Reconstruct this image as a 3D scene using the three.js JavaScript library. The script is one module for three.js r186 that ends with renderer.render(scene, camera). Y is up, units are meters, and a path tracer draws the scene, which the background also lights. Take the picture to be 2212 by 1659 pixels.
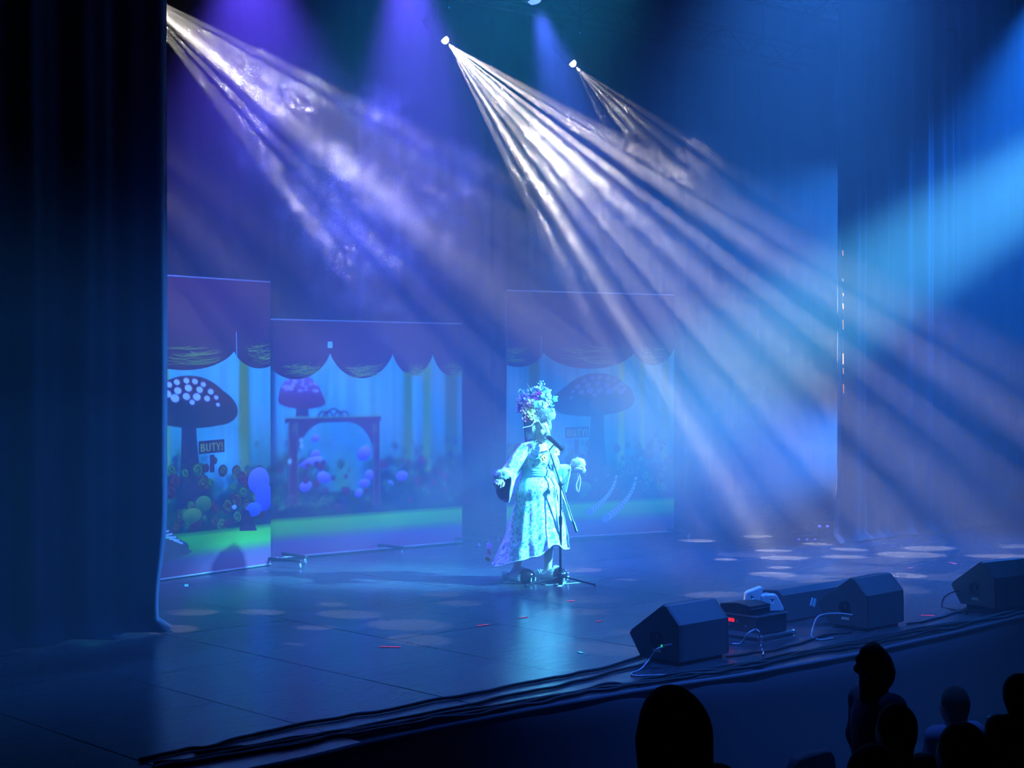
import * as THREE from 'three';
import { RoundedBoxGeometry } from 'three/addons/geometries/RoundedBoxGeometry.js';
import { mergeGeometries, toCreasedNormals } from 'three/addons/utils/BufferGeometryUtils.js';
import { ImprovedNoise } from 'three/addons/math/ImprovedNoise.js';

// ---------- camera, haze, exposure ----------
const V = (x, y, z) => new THREE.Vector3(x, y, z);
const scene = new THREE.Scene();
scene.background = new THREE.Color(0, 0, 0);
const renderer = new THREE.WebGLRenderer({ antialias: true });
renderer.toneMapping = THREE.LinearToneMapping;
renderer.toneMappingExposure = 1.0;
renderer.shadowMap.enabled = true;
const FOCAL = 3500, EYE = 2.06, HORIZON = 800, YAW = THREE.MathUtils.degToRad(43);
const camera = new THREE.PerspectiveCamera(2 * THREE.MathUtils.radToDeg(Math.atan(829.5 / FOCAL)), 2212 / 1659, 0.1, 80);
const RIGHT = V(Math.cos(YAW), 0, Math.sin(YAW)), AHEAD = V(Math.sin(YAW), 0, -Math.cos(YAW));
camera.position.set(-10.91, EYE, 11.35);
camera.lookAt(camera.position.clone().addScaledVector(AHEAD, FOCAL).add(V(0, -(829.5 - HORIZON), 0)));
scene.fog = new THREE.FogExp2(0xffffff, 0.042);   // the theatrical haze that fills the hall
// surveying the photograph: a point at a distance ahead; a point on a level h above the stage; a point on the plane z = z0
const at = (px, py, d) => camera.position.clone().addScaledVector(RIGHT, (px - 1106) * d / FOCAL).addScaledVector(AHEAD, d).add(V(0, -(py - HORIZON) * d / FOCAL, 0));
const G = (px, py, h = 0) => at(px, py, FOCAL * (EYE - h) / (py - HORIZON));
const onPlaneZ = (px, py, z0) => { const a = at(px, py, 1), k = (z0 - camera.position.z) / (a.z - camera.position.z); return at(px, py, k); };

// ---------- colours of the lamps ----------
const rgb = (r, g, b) => new THREE.Color().setRGB(r, g, b);
const WHITE = rgb(1, 0.95, 0.88), PURPLE = rgb(0.10, 0.06, 1), BLUE = rgb(0.01, 0.17, 1), CYAN = rgb(0.10, 0.58, 1), AZURE = rgb(0.03, 0.24, 1), TEAL = rgb(0.02, 0.5, 0.85), DIM_BLUE = rgb(0.03, 0.08, 1);
const TRUSS_Y = 5.94, AIM = V(3.2, -5.94, 4.25);
// [from, to, colour, intensity, half angle, penumbra, softness, gobo?, label, where]
const FRONT = at(3350, -320, 13.5);
const LAMPS = [
  [V(-4.88, TRUSS_Y, -3.1), G(880, 1350), WHITE, 420, 0.30, 0.3, 0.015, 1, 'black moving head at the left end of the rear truss, hidden by the curtain', 'upstage'],
  [V(-2.76, TRUSS_Y, -3.1), G(1785, 1250), WHITE, 1800, 0.28, 0.25, 0.015, 1, 'black moving head behind the left curtain sending a white patterned beam', 'upstage'],
  [V(1.48, TRUSS_Y, -3.1), V(1.48, TRUSS_Y, -3.1).add(AIM), WHITE, 3700, 0.38, 0.25, 0.015, 1, 'black moving head with the brightest white patterned beam, over the middle banner', 'upstage'],
  [V(3.6, TRUSS_Y, -3.1), V(3.6, TRUSS_Y, -3.1).add(AIM), WHITE, 340, 0.36, 0.25, 0.015, 1, 'black moving head with a fainter striped white beam, right of the brightest one', 'upstage'],
  [onPlaneZ(530, -190, -0.5), at(600, 700, 16.3), PURPLE, 470, 0.6, 1, 4, 0, 'violet wash lamp high above the left banner', 'upper'],
  [onPlaneZ(870, -150, -0.5), at(950, 800, 16.6), PURPLE, 680, 0.48, 1, 4, 0, 'violet wash lamp high above the middle banner', 'upper'],
  [onPlaneZ(1155, 2, -1.14), at(1420, 900, 17.3), rgb(0.06, 0.12, 1), 420, 0.4, 1, 4, 0, 'violet wash lamp with its bright lens cut by the top of the picture', 'middle'],
  [onPlaneZ(2330, -140, 0.8), at(2150, 700, 19), BLUE, 2600, 0.4, 1, 4, 0, 'blue wash lamp above the right curtain', 'side'],
  [FRONT, V(0.15, 0.95, 0.1), CYAN, 12500, 0.11, 1, 4, 0, 'cyan spot lamp over the front rows aimed at the singer', 'house'],
  [V(11, 5.5, -2), V(-0.3, 1.4, -0.5), AZURE, 2600, 0.23, 1, 4, 0, 'added blue fill lamp on a stand in the wing behind the right curtain', 'wing'],  // hidden lamp added to fill the stage haze with blue
  [V(-0.8, 8.35, 3), V(-0.9, 1.3, -3), TEAL, 560, 0.42, 1, 4, 0, 'teal wash lamp over the stage front aimed at the banners', 'front'],
  [V(1.6, 8.35, 3), G(1480, 1230), AZURE, 850, 0.44, 1, 4, 0, 'blue wash lamp over the stage front aimed at the right half of the floor', 'front'],
  [V(9.5, 1.2, -1.4), V(0, 0.9, -0.3), AZURE, 4300, 0.2, 1, 4, 0, 'added low blue fill lamp on a stand in the wing behind the right curtain', 'wing'],  // hidden lamp put in to brighten the haze near the floor
  [V(-3.2, 8.35, 3), G(900, 1390), rgb(0.02, 0.12, 1), 320, 0.5, 1, 4, 0, 'blue wash lamp over the stage front aimed at the left half of the floor', 'front'],
  [V(-1.6, 8.3, 5.4), V(-1.3, 0, 3.7), rgb(0.03, 0.18, 1), 800, 0.4, 1, 4, 0, 'unseen blue fill lamp over the front rows lighting the wedge monitors', 'rows'],  // out-of-view front fill, put in for the wedges and the stage face
];
// ---------- helpers ----------
let seed = 12345;
const rnd = (a = 0, b = 1) => { seed = (seed * 16807) % 2147483647; return a + (b - a) * seed / 2147483647; };
const noise = new ImprovedNoise();
const fbm = (x, y, z, n = 4) => { let s = 0, a = 1, t = 0; for (let i = 0; i < n; i++) { s += a * noise.noise(x, y, z); t += a; a *= 0.5; x *= 2.03; y *= 2.03; z *= 2.03; } return s / t; };
const clamp = THREE.MathUtils.clamp, lerp = THREE.MathUtils.lerp, sstep = (a, b, x) => { const t = clamp((x - a) / (b - a), 0, 1); return t * t * (3 - 2 * t); };
const used = {};
const numbered = (n) => { used[n] = (used[n] ?? -1) + 1; return used[n] ? n + '_' + String(used[n]).padStart(3, '0') : n; };
function tag(o, label, category, group, kind) { if (label) o.userData.label = label; if (category) o.userData.category = category; if (group) o.userData.group = group; if (kind) o.userData.kind = kind; return o; }
function thing(name, label, category, p = V(0, 0, 0), turn = 0, group) { const o = new THREE.Group(); o.name = numbered(name); o.position.copy(p); o.rotation.y = turn; scene.add(o); return tag(o, label, category, group); }
function part(name, geo, m, parent, label) { const o = new THREE.Mesh(Array.isArray(geo) ? merge(geo) : geo, m); o.name = name; o.castShadow = o.receiveShadow = true; parent.add(o); if (label) o.userData.label = label; return o; }
function solo(name, geo, m, label, category, group) { const o = part(numbered(name), geo, m, scene); return tag(o, label, category, group); }
function struct(name, geo, m) { const o = geo ? part(name, geo, m, scene) : new THREE.Group(); o.name = name; scene.add(o); o.userData.kind = 'structure'; return o; }
function copy(o, p, turn, label, group) { const c = o.clone(); c.name = numbered(o.name.replace(/_\d{3}$/, '')); c.position.copy(p); c.rotation.y = turn; scene.add(c); if (label) c.userData.label = label; if (group) c.userData.group = group; return c; }
function merge(list) { const l = list.map((g) => { const q = g.index ? g.toNonIndexed() : g; for (const k of Object.keys(q.attributes)) if (!['position', 'normal', 'uv', 'color'].includes(k)) q.deleteAttribute(k); if (!q.attributes.uv) q.setAttribute('uv', new THREE.BufferAttribute(new Float32Array(q.attributes.position.count * 2), 2)); if (!q.attributes.normal) q.computeVertexNormals(); return q; }); return mergeGeometries(l); }
const std = (c, r = 0.8, o = {}) => new THREE.MeshStandardMaterial({ color: Array.isArray(c) ? rgb(...c) : c, roughness: r, ...o });
const boxG = (x0, x1, y0, y1, z0, z1) => new THREE.BoxGeometry(x1 - x0, y1 - y0, z1 - z0).translate((x0 + x1) / 2, (y0 + y1) / 2, (z0 + z1) / 2);
const rboxG = (x0, x1, y0, y1, z0, z1, r = 0.01) => new RoundedBoxGeometry(x1 - x0, y1 - y0, z1 - z0, 2, r).translate((x0 + x1) / 2, (y0 + y1) / 2, (z0 + z1) / 2);
function rod(a, b, r0, r1 = r0, n = 10) { const d = b.clone().sub(a), g = new THREE.CylinderGeometry(r1, r0, d.length(), n); g.applyQuaternion(new THREE.Quaternion().setFromUnitVectors(V(0, 1, 0), d.normalize())); const m = a.clone().add(b).multiplyScalar(0.5); return g.translate(m.x, m.y, m.z); }
function tube(points, r, n = 8, seg = 0) { return new THREE.TubeGeometry(new THREE.CatmullRomCurve3(points, false, 'centripetal'), seg || points.length * 6, r, n); }
function ball(c, r, sx = 1, sy = 1, sz = 1, n = 12) { return new THREE.SphereGeometry(r, n, Math.ceil(n * 0.7)).scale(sx, sy, sz).translate(c.x, c.y, c.z); }
// a cloth: f(u, v) -> point, with a back face `thick` behind it
function cloth(f, nu, nv, thick = 0.006, uvScale = [1, 1]) {
  const P = [], UV = [], I = [], pts = [];
  for (let j = 0; j <= nv; j++) for (let i = 0; i <= nu; i++) pts.push(f(i / nu, j / nv));
  const at_ = (i, j) => pts[j * (nu + 1) + i], N = [];
  for (let j = 0; j <= nv; j++) for (let i = 0; i <= nu; i++) {
    const a = at_(Math.min(i + 1, nu), j).clone().sub(at_(Math.max(i - 1, 0), j)), b = at_(i, Math.min(j + 1, nv)).clone().sub(at_(i, Math.max(j - 1, 0)));
    N.push(a.cross(b).normalize());
  }
  for (const s of [1, -1]) for (let k = 0; k < pts.length; k++) { const p = pts[k].clone().addScaledVector(N[k], s * thick / 2); P.push(p.x, p.y, p.z); UV.push((k % (nu + 1)) / nu * uvScale[0], Math.floor(k / (nu + 1)) / nv * uvScale[1]); }
  const o = pts.length;
  for (let j = 0; j < nv; j++) for (let i = 0; i < nu; i++) { const a = j * (nu + 1) + i, b = a + 1, c = a + nu + 1, d = c + 1; I.push(a, b, d, a, d, c, o + a, o + d, o + b, o + a, o + c, o + d); }
  const edge = (a, b) => I.push(a, o + a, o + b, a, o + b, b);
  for (let i = 0; i < nu; i++) { edge(i, i + 1); edge(nv * (nu + 1) + i + 1, nv * (nu + 1) + i); }
  for (let j = 0; j < nv; j++) { edge((j + 1) * (nu + 1), j * (nu + 1)); edge(j * (nu + 1) + nu, (j + 1) * (nu + 1) + nu); }
  const g = new THREE.BufferGeometry(); g.setAttribute('position', new THREE.Float32BufferAttribute(P, 3)); g.setAttribute('uv', new THREE.Float32BufferAttribute(UV, 2)); g.setIndex(I); g.computeVertexNormals(); return g;
}
// signed-distance shapes, joined smoothly and meshed as one surface (naive surface nets)
const cap = (a, b, ra, rb = ra) => { const ab = b.clone().sub(a), L2 = ab.lengthSq(); return (x, y, z) => { const t = clamp(((x - a.x) * ab.x + (y - a.y) * ab.y + (z - a.z) * ab.z) / L2, 0, 1), dx = x - a.x - t * ab.x, dy = y - a.y - t * ab.y, dz = z - a.z - t * ab.z; return Math.sqrt(dx * dx + dy * dy + dz * dz) - (ra + (rb - ra) * t); }; };
const ell = (c, rx, ry, rz) => { const m = Math.min(rx, ry, rz); return (x, y, z) => { const X = (x - c.x) / rx, Y = (y - c.y) / ry, Z = (z - c.z) / rz, k = Math.sqrt(X * X + Y * Y + Z * Z); return (k - 1) * (k < 1 ? m : Math.min(m * 1.6, 1 / Math.sqrt((X * X / rx / rx + Y * Y / ry / ry + Z * Z / rz / rz) / (k * k) + 1e-9))); }; };
const join = (list, k) => (x, y, z) => { let d = list[0](x, y, z); for (let i = 1; i < list.length; i++) { const e = list[i](x, y, z), h = Math.max(k - Math.abs(d - e), 0) / k; d = Math.min(d, e) - h * h * k * 0.25; } return d; };
const cut = (f, list, k = 0.008) => (x, y, z) => { let d = f(x, y, z); for (const c of list) { const e = -c(x, y, z), h = Math.max(k - Math.abs(d - e), 0) / k; d = Math.max(d, e) + h * h * k * 0.25; } return d; };
function nets(f, lo, hi, cell) {
  const n = [0, 1, 2].map((k) => Math.ceil((hi.getComponent(k) - lo.getComponent(k)) / cell) + 1), [nx, ny, nz] = n, val = new Float32Array(nx * ny * nz), idx = (i, j, k) => (k * ny + j) * nx + i;
  for (let k = 0; k < nz; k++) for (let j = 0; j < ny; j++) for (let i = 0; i < nx; i++) val[idx(i, j, k)] = f(lo.x + i * cell, lo.y + j * cell, lo.z + k * cell);
  const vert = new Int32Array(nx * ny * nz).fill(-1), P = [], I = [];
  for (let k = 0; k < nz - 1; k++) for (let j = 0; j < ny - 1; j++) for (let i = 0; i < nx - 1; i++) {
    let mask = 0, c = [0, 0, 0], m = 0; const v = [];
    for (let q = 0; q < 8; q++) { v[q] = val[idx(i + (q & 1), j + (q >> 1 & 1), k + (q >> 2))]; if (v[q] < 0) mask |= 1 << q; }
    if (mask === 0 || mask === 255) continue;
    for (let a = 0; a < 8; a++) for (const bit of [1, 2, 4]) { const b = a | bit; if (b === a || (v[a] < 0) === (v[b] < 0)) continue; const t = v[a] / (v[a] - v[b]); c[0] += (a & 1) + (bit === 1 ? t : 0); c[1] += (a >> 1 & 1) + (bit === 2 ? t : 0); c[2] += (a >> 2) + (bit === 4 ? t : 0); m++; }
    vert[idx(i, j, k)] = P.length / 3; P.push(lo.x + (i + c[0] / m) * cell, lo.y + (j + c[1] / m) * cell, lo.z + (k + c[2] / m) * cell);
  }
  const quad = (a, b, c, d, flip) => { if (flip) I.push(a, c, b, a, d, c); else I.push(a, b, c, a, c, d); };
  for (let k = 1; k < nz - 1; k++) for (let j = 1; j < ny - 1; j++) for (let i = 1; i < nx - 1; i++) {
    const s = val[idx(i, j, k)] < 0;
    if (s !== val[idx(i + 1, j, k)] < 0) quad(vert[idx(i, j - 1, k - 1)], vert[idx(i, j, k - 1)], vert[idx(i, j, k)], vert[idx(i, j - 1, k)], !s);
    if (s !== val[idx(i, j + 1, k)] < 0) quad(vert[idx(i - 1, j, k - 1)], vert[idx(i - 1, j, k)], vert[idx(i, j, k)], vert[idx(i, j, k - 1)], !s);
    if (s !== val[idx(i, j, k + 1)] < 0) quad(vert[idx(i - 1, j - 1, k)], vert[idx(i, j - 1, k)], vert[idx(i, j, k)], vert[idx(i - 1, j, k)], !s);
  }
  const g = new THREE.BufferGeometry(); g.setAttribute('position', new THREE.Float32BufferAttribute(P, 3)); g.setIndex(I); g.computeVertexNormals(); return g;
}
function canvas(w, h, draw, opt = {}) { const c = document.createElement('canvas'); c.width = w; c.height = h; draw(c.getContext('2d'), w, h); const t = new THREE.CanvasTexture(c); if (!opt.data) t.colorSpace = THREE.SRGBColorSpace; t.magFilter = THREE.LinearFilter; if (opt.repeat) { t.wrapS = t.wrapT = THREE.RepeatWrapping; t.repeat.set(...opt.repeat); } return t; }
// ---------- the setting ----------
const blackCloth = std([0.005, 0.005, 0.007], 1), blackPaint = std([0.015, 0.015, 0.018], 0.9), metalBlack = std([0.02, 0.02, 0.022], 0.45, { metalness: 0.3 });
const scuffs = (data) => canvas(1024, 1024, (c, w, h) => {
  c.fillStyle = data ? '#6e6e6e' : '#36373c'; c.fillRect(0, 0, w, h);
  for (let i = 0; i < 2600; i++) { const x = rnd(0, w), y = rnd(0, h), L = rnd(10, 160), s = rnd(-0.35, 0.35), d = data ? rnd() < 0.5 ? '40,40,40' : '150,150,150' : rnd() < 0.35 ? '18,18,22' : '150,152,160'; c.strokeStyle = `rgba(${d},${rnd(0.03, 0.2)})`; c.lineWidth = rnd(0.6, 3); c.beginPath(); c.moveTo(x, y); c.quadraticCurveTo(x + L / 2, y + L * s + rnd(-6, 6), x + L, y + L * s * 1.6); c.stroke(); }
  for (let i = 0; i < 500; i++) { c.fillStyle = `rgba(${data ? '60,60,60' : '190,192,200'},${rnd(0.02, 0.16)})`; c.beginPath(); c.ellipse(rnd(0, w), rnd(0, h), rnd(2, 26), rnd(1, 9), rnd(0, 3), 0, 7); c.fill(); }
}, { repeat: [0.41, 0.41], data });
const deckMap = scuffs(false), deckRough = scuffs(true);
const deckMats = [0.92, 1, 1.08].map((k) => std([k, k, k], 0.62, { map: deckMap, roughnessMap: deckRough, bumpMap: deckRough, bumpScale: 0.0012 }));
const EDGE = [[-13, 4.25], [-9, 4.27], [-6.03, 4.29], [-5.15, 4.2], [-4, 4.2], [-3.1, 4.25], [-2.3, 4.36], [-1.06, 4.42], [0.3, 4.38], [1.49, 4.32], [4, 4.28], [9, 4.27], [14, 4.25]];
const edgeZ = (x) => { for (let i = 1; i < EDGE.length; i++) if (x <= EDGE[i][0]) { const t = (x - EDGE[i - 1][0]) / (EDGE[i][0] - EDGE[i - 1][0]), s = t * t * (3 - 2 * t); return lerp(EDGE[i - 1][1], EDGE[i][1], s * 0.5 + t * 0.5); } return 4.25; };
const STAGE_H = 1.2;
const floor = struct('floor', null);
{
  const edgePts = (x0, x1, off) => { const a = []; for (let i = 0; i <= 60; i++) { const x = lerp(x0, x1, i / 60); a.push([x, edgeZ(x) + off]); } return a; };
  const slab = new THREE.Shape([[-12, -6.2], ...edgePts(-12, 14, -0.03), [14, -6.2]].map(([x, z]) => new THREE.Vector2(x, -z)));
  part('stage_platform', new THREE.ExtrudeGeometry(slab, { depth: STAGE_H - 0.02, bevelEnabled: false }).rotateX(-Math.PI / 2).translate(0, -STAGE_H, 0), blackPaint, floor);
  const W = 1.13, D = 2.44, X0 = -5.4;
  for (let i = -6; i < 17; i++) for (let j = -1; j < 5; j++) {
    const x0 = X0 + i * W + 0.005, x1 = X0 + (i + 1) * W - 0.005, off = i % 2 ? 0 : 1.1, za = 5.2 - off - j * D - 0.004, zb = 5.2 - off - (j + 1) * D + 0.004;
    if (zb > 4.1 || za < -6.1) continue;
    const front = []; for (let k = 0; k <= 6; k++) { const x = lerp(x0, x1, k / 6); front.push(new THREE.Vector2(x, -Math.min(za, edgeZ(x)))); }
    const b = Math.max(zb, -6.2);
    if (Math.min(za, edgeZ(x0)) - b < 0.05) continue;
    const sh = new THREE.Shape([...front, new THREE.Vector2(x1, -b), new THREE.Vector2(x0, -b)]);
    part('floor_panel', new THREE.ExtrudeGeometry(sh, { depth: 0.018, bevelEnabled: false }).rotateX(-Math.PI / 2).translate(0, -0.019 + rnd(-0.0006, 0.0006), 0), deckMats[Math.floor(rnd(0, 3))], floor);
  }
}
{ // the cloth-covered face of the stage and its rounded lip
  const lip = [], prof = (y) => -0.03 + 0.05 * sstep(-0.12, 0, -Math.abs(y + 0.02)) ;
  const face = cloth((u, v) => { const x = lerp(-12, 14, u), y = -0.012 - v * (STAGE_H + 0.0); return V(x, y, edgeZ(x) + 0.012 + 0.02 * Math.sin(Math.min(v * 14, 1.57)) + 0.012 * v * noise.noise(x * 2.2, v * 1.5, 3)); }, 220, 14, 0.01, [26, 1.2]);
  struct('wall_stage_front', face, std([0.10, 0.10, 0.13], 0.95));
  struct('trim_1', new THREE.TubeGeometry(new THREE.CatmullRomCurve3(Array.from({ length: 60 }, (_, i) => { const x = lerp(-12, 14, i / 59); return V(x, -0.014, edgeZ(x) + 0.012); })), 300, 0.018, 8), std([0.10, 0.10, 0.12], 0.85));
}
struct('wall_back', boxG(-12.2, 14.2, -STAGE_H, 9.2, -6.4, -6.2), blackPaint);
struct('wall_left', boxG(-20.2, -20, -STAGE_H, 9.2, -6.4, 24), blackPaint);
struct('wall_right', boxG(14, 14.2, -STAGE_H, 9.2, -6.4, 24), blackPaint);
struct('wall_stage_left', boxG(-12.2, -12, -STAGE_H, 9.2, -6.2, 0.3), blackPaint);
struct('wall_proscenium', boxG(-20, -9.2, -STAGE_H, 9.2, 0.3, 0.6), blackPaint);
struct('wall_house', boxG(-20.2, 14.2, -STAGE_H, 9.2, 24, 24.2), blackPaint);
struct('ceiling', boxG(-20.2, 14.2, 9.2, 9.4, -6.4, 24.2), blackPaint);
const houseY = (z) => -1.2 + 0.10 * Math.max(0, Math.floor((z - 4.6) / 0.85)) + 0.2 * Math.max(0, Math.floor((z - 4.6) / 0.85) - 3);   // stepped rows
{
  const pts = [new THREE.Vector2(3.9, -2.4), new THREE.Vector2(24, -2.4), new THREE.Vector2(24, houseY(23.9))];
  for (let k = 22; k >= 0; k--) { const z = 4.6 + k * 0.85; pts.push(new THREE.Vector2(z + 0.85 > 24 ? 24 : z + 0.85, houseY(z + 0.01)), new THREE.Vector2(z, houseY(z + 0.01))); if (k) pts.push(new THREE.Vector2(z, houseY(z - 0.01))); }
  pts.push(new THREE.Vector2(3.9, -1.2));
  const clean = pts.filter((p, i) => !i || p.distanceTo(pts[i - 1]) > 1e-6);
  struct('floor_auditorium', new THREE.ExtrudeGeometry(new THREE.Shape(clean), { depth: 34.1, bevelEnabled: false }).rotateY(-Math.PI / 2).translate(14.1, 0, 0), std([0.02, 0.018, 0.02], 0.95));
}
// ---------- curtains ----------
const velvet = (c) => std(c, 0.85);
function drape(x0, x1, H, gather, folds, amp, edgeAt) {
  // edgeAt: +1 when the free edge is at x1, -1 when at x0
  return cloth((u, v) => {
    let x = lerp(x0, x1, u), y = H * (1 - v); const e = edgeAt > 0 ? x1 - x : x - x0, low = clamp(1 - y / 1.6, 0, 1);
    const ph = x * folds + 1.3 * Math.sin(x * 0.9) + 0.35 * fbm(x * 0.8, y * 0.25, 7, 2);
    let z = amp * Math.sin(ph) + 0.45 * amp * Math.sin(ph * 2.3 + 1) + 0.05 * fbm(x * 1.1, y * 0.35, 1, 3) * (0.4 + low);
    // the free edge is gathered just above the floor and its hem spreads out again
    const g = Math.exp(-e * e / 0.14) * Math.exp(-Math.pow((y - 0.22) / 0.42, 2)) * gather;
    x += -edgeAt * g * (0.4 - e * 0.5);
    const hem = clamp(1 - y / 0.07, 0, 1); z += 0.10 * hem * hem + 0.03 * hem * Math.sin(x * 9);
    if (hem > 0) x += edgeAt * 0.06 * hem * Math.exp(-e * 3);
    return V(x, Math.max(y, 0.012 + 0.008 * hem * (1 + Math.sin(x * 15))), z);
  }, Math.round((x1 - x0) * 46), 90, 0.008, [x1 - x0, H]);
}
const curtainL = thing('stage_curtain', 'dark velvet stage curtain hanging in folds to the floor left of the banners', 'curtain', V(0, 0, 0.1));
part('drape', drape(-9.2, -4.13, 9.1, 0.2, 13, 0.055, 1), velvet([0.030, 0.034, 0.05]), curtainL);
part('curtain_track', boxG(-9.2, -4.1, 9.08, 9.2, -0.03, 0.03), metalBlack, curtainL);
const curtainR = thing('stage_curtain', 'stage curtain on the far right with its loose edge catching blue light', 'curtain', V(0, 0, -0.1));
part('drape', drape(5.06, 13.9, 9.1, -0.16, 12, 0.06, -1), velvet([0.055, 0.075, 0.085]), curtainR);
part('curtain_track', boxG(5.0, 13.9, 9.08, 9.2, -0.03, 0.03), metalBlack, curtainR);
const backDrape = thing('backdrop_curtain', 'black backdrop curtain across the rear of the stage behind the banners', 'curtain', V(0, 0, -5.7));
part('drape', cloth((u, v) => { const x = lerp(-11.8, 13.8, u), y = lerp(9.0, 0.02, v); return V(x, y, 0.07 * Math.sin(x * 9 + 2 * Math.sin(x * 0.7)) + 0.03 * Math.sin(x * 21)); }, 700, 8, 0.008), blackCloth, backDrape);
part('curtain_track', boxG(-11.8, 13.8, 9.0, 9.2, -0.04, 0.04), metalBlack, backDrape);
// warm light caught by the right curtain edge, painted as glowing dashes
{
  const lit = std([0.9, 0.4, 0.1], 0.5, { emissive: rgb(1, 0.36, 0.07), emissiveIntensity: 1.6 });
  const t = thing('edge_glints', 'broken line of painted orange light along the loose edge of the right curtain', 'painted glints', V(5.04, 0, -0.02));
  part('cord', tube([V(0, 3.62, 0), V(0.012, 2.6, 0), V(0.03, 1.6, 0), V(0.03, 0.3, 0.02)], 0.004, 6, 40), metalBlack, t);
  for (const [y0, y1, s] of [[541, 553, 0], [602, 608, 0], [634, 640, .01], [656, 668, .01], [691, 712, .008], [764, 786, .012], [795, 808, .013], [830, 850, .017]]) { const a = EYE + (HORIZON - y0) * 19.2 / FOCAL, b = EYE + (HORIZON - y1) * 19.2 / FOCAL; part('light', rod(V(s, a, 0.006), V(s + 0.004, b, 0.006), 0.007, 0.005, 3), lit, t); }  // each emissive dash stands in for beam light reflected off the curtain trim
}
// ---------- lamps and trusses ----------
const lensMat = {};
function lens(color) { const k = color.getHexString(); return lensMat[k] ??= std([0.9, 0.9, 0.9], 0.3, { emissive: color, emissiveIntensity: color === WHITE ? 14 : 7 }); }
function goboShape(s) {
  const sh = new THREE.Shape(); sh.absarc(0, 0, 0.036, 0, Math.PI * 2);
  const put = (r, a, w, h) => { const p = new THREE.Path(); p.absellipse(r * Math.cos(a), r * Math.sin(a), w, h, 0, Math.PI * 2, true, a); sh.holes.push(p); };
  put(0, 0, 0.0022, 0.0022);
  [[5, 0.0054, 0.0018], [9, 0.0102, 0.0018], [13, 0.0151, 0.0019], [16, 0.02, 0.0019], [19, 0.0249, 0.0018]].forEach(([n, r, w], q) => { for (let k = 0; k < n; k++) { if (rnd() < 0.42) continue; const z = w * rnd(0.6, 1.25); put(r * rnd(0.96, 1.04), (k + q * 0.37 * s + rnd(-0.12, 0.12)) / n * 6.2832, z, z * rnd(0.65, 0.85)); } });
  return new THREE.ExtrudeGeometry(sh, { depth: 0.0008, bevelEnabled: false, curveSegments: 10 });
}
function truss(z, y, x0, x1, label) {
  const t = thing('lighting_truss', label, 'truss', V(0, y, z)), s = 0.14;
  for (const [dy, dz] of [[s, s], [s, -s], [-s, s], [-s, -s]]) part('chord', rod(V(x0, dy, dz), V(x1, dy, dz), 0.024), metalBlack, t);
  const web = []; let k = 0; for (let x = x0; x < x1 - 0.3; x += 0.42, k++) { const a = k % 2 ? s : -s; web.push(rod(V(x, a, s), V(x + 0.42, -a, s), 0.011, 0.011, 5), rod(V(x, a, -s), V(x + 0.42, -a, -s), 0.011, 0.011, 5), rod(V(x, a, -s), V(x, a, s), 0.011, 0.011, 5)); }
  part('lattice', web, metalBlack, t);
  for (let x = x0 + 1; x < x1; x += (x1 - x0 - 2) / 3.01) part('hoist_chain', rod(V(x, s, 0), V(x, 9.195 - y, 0), 0.012, 0.012, 6), metalBlack, t);
}
truss(-3.1, 6.62, -6.5, 8.5, 'black lattice truss over the banners carrying the white beam lamps');
truss(-1.14, 6.75, -6.5, 8.5, 'black lattice truss over the singer carrying the violet lamp');
truss(0.8, 8.5, -4, 11, 'black lattice truss above the right curtain carrying the blue lamp');
truss(-0.5, 7.95, -6.5, 8.5, 'black lattice truss high over the singer carrying two violet lamps');
truss(3, 8.95, -9, 9, 'black lattice truss above the stage front carrying one teal and two blue lamps');
truss(5.4, 8.95, -8, 8, 'black lattice truss over the front rows carrying the unseen blue fill lamp');
truss(FRONT.z, FRONT.y + 0.7, FRONT.x - 4, FRONT.x + 4, 'black lattice truss over the audience carrying the cyan spot');
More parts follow.
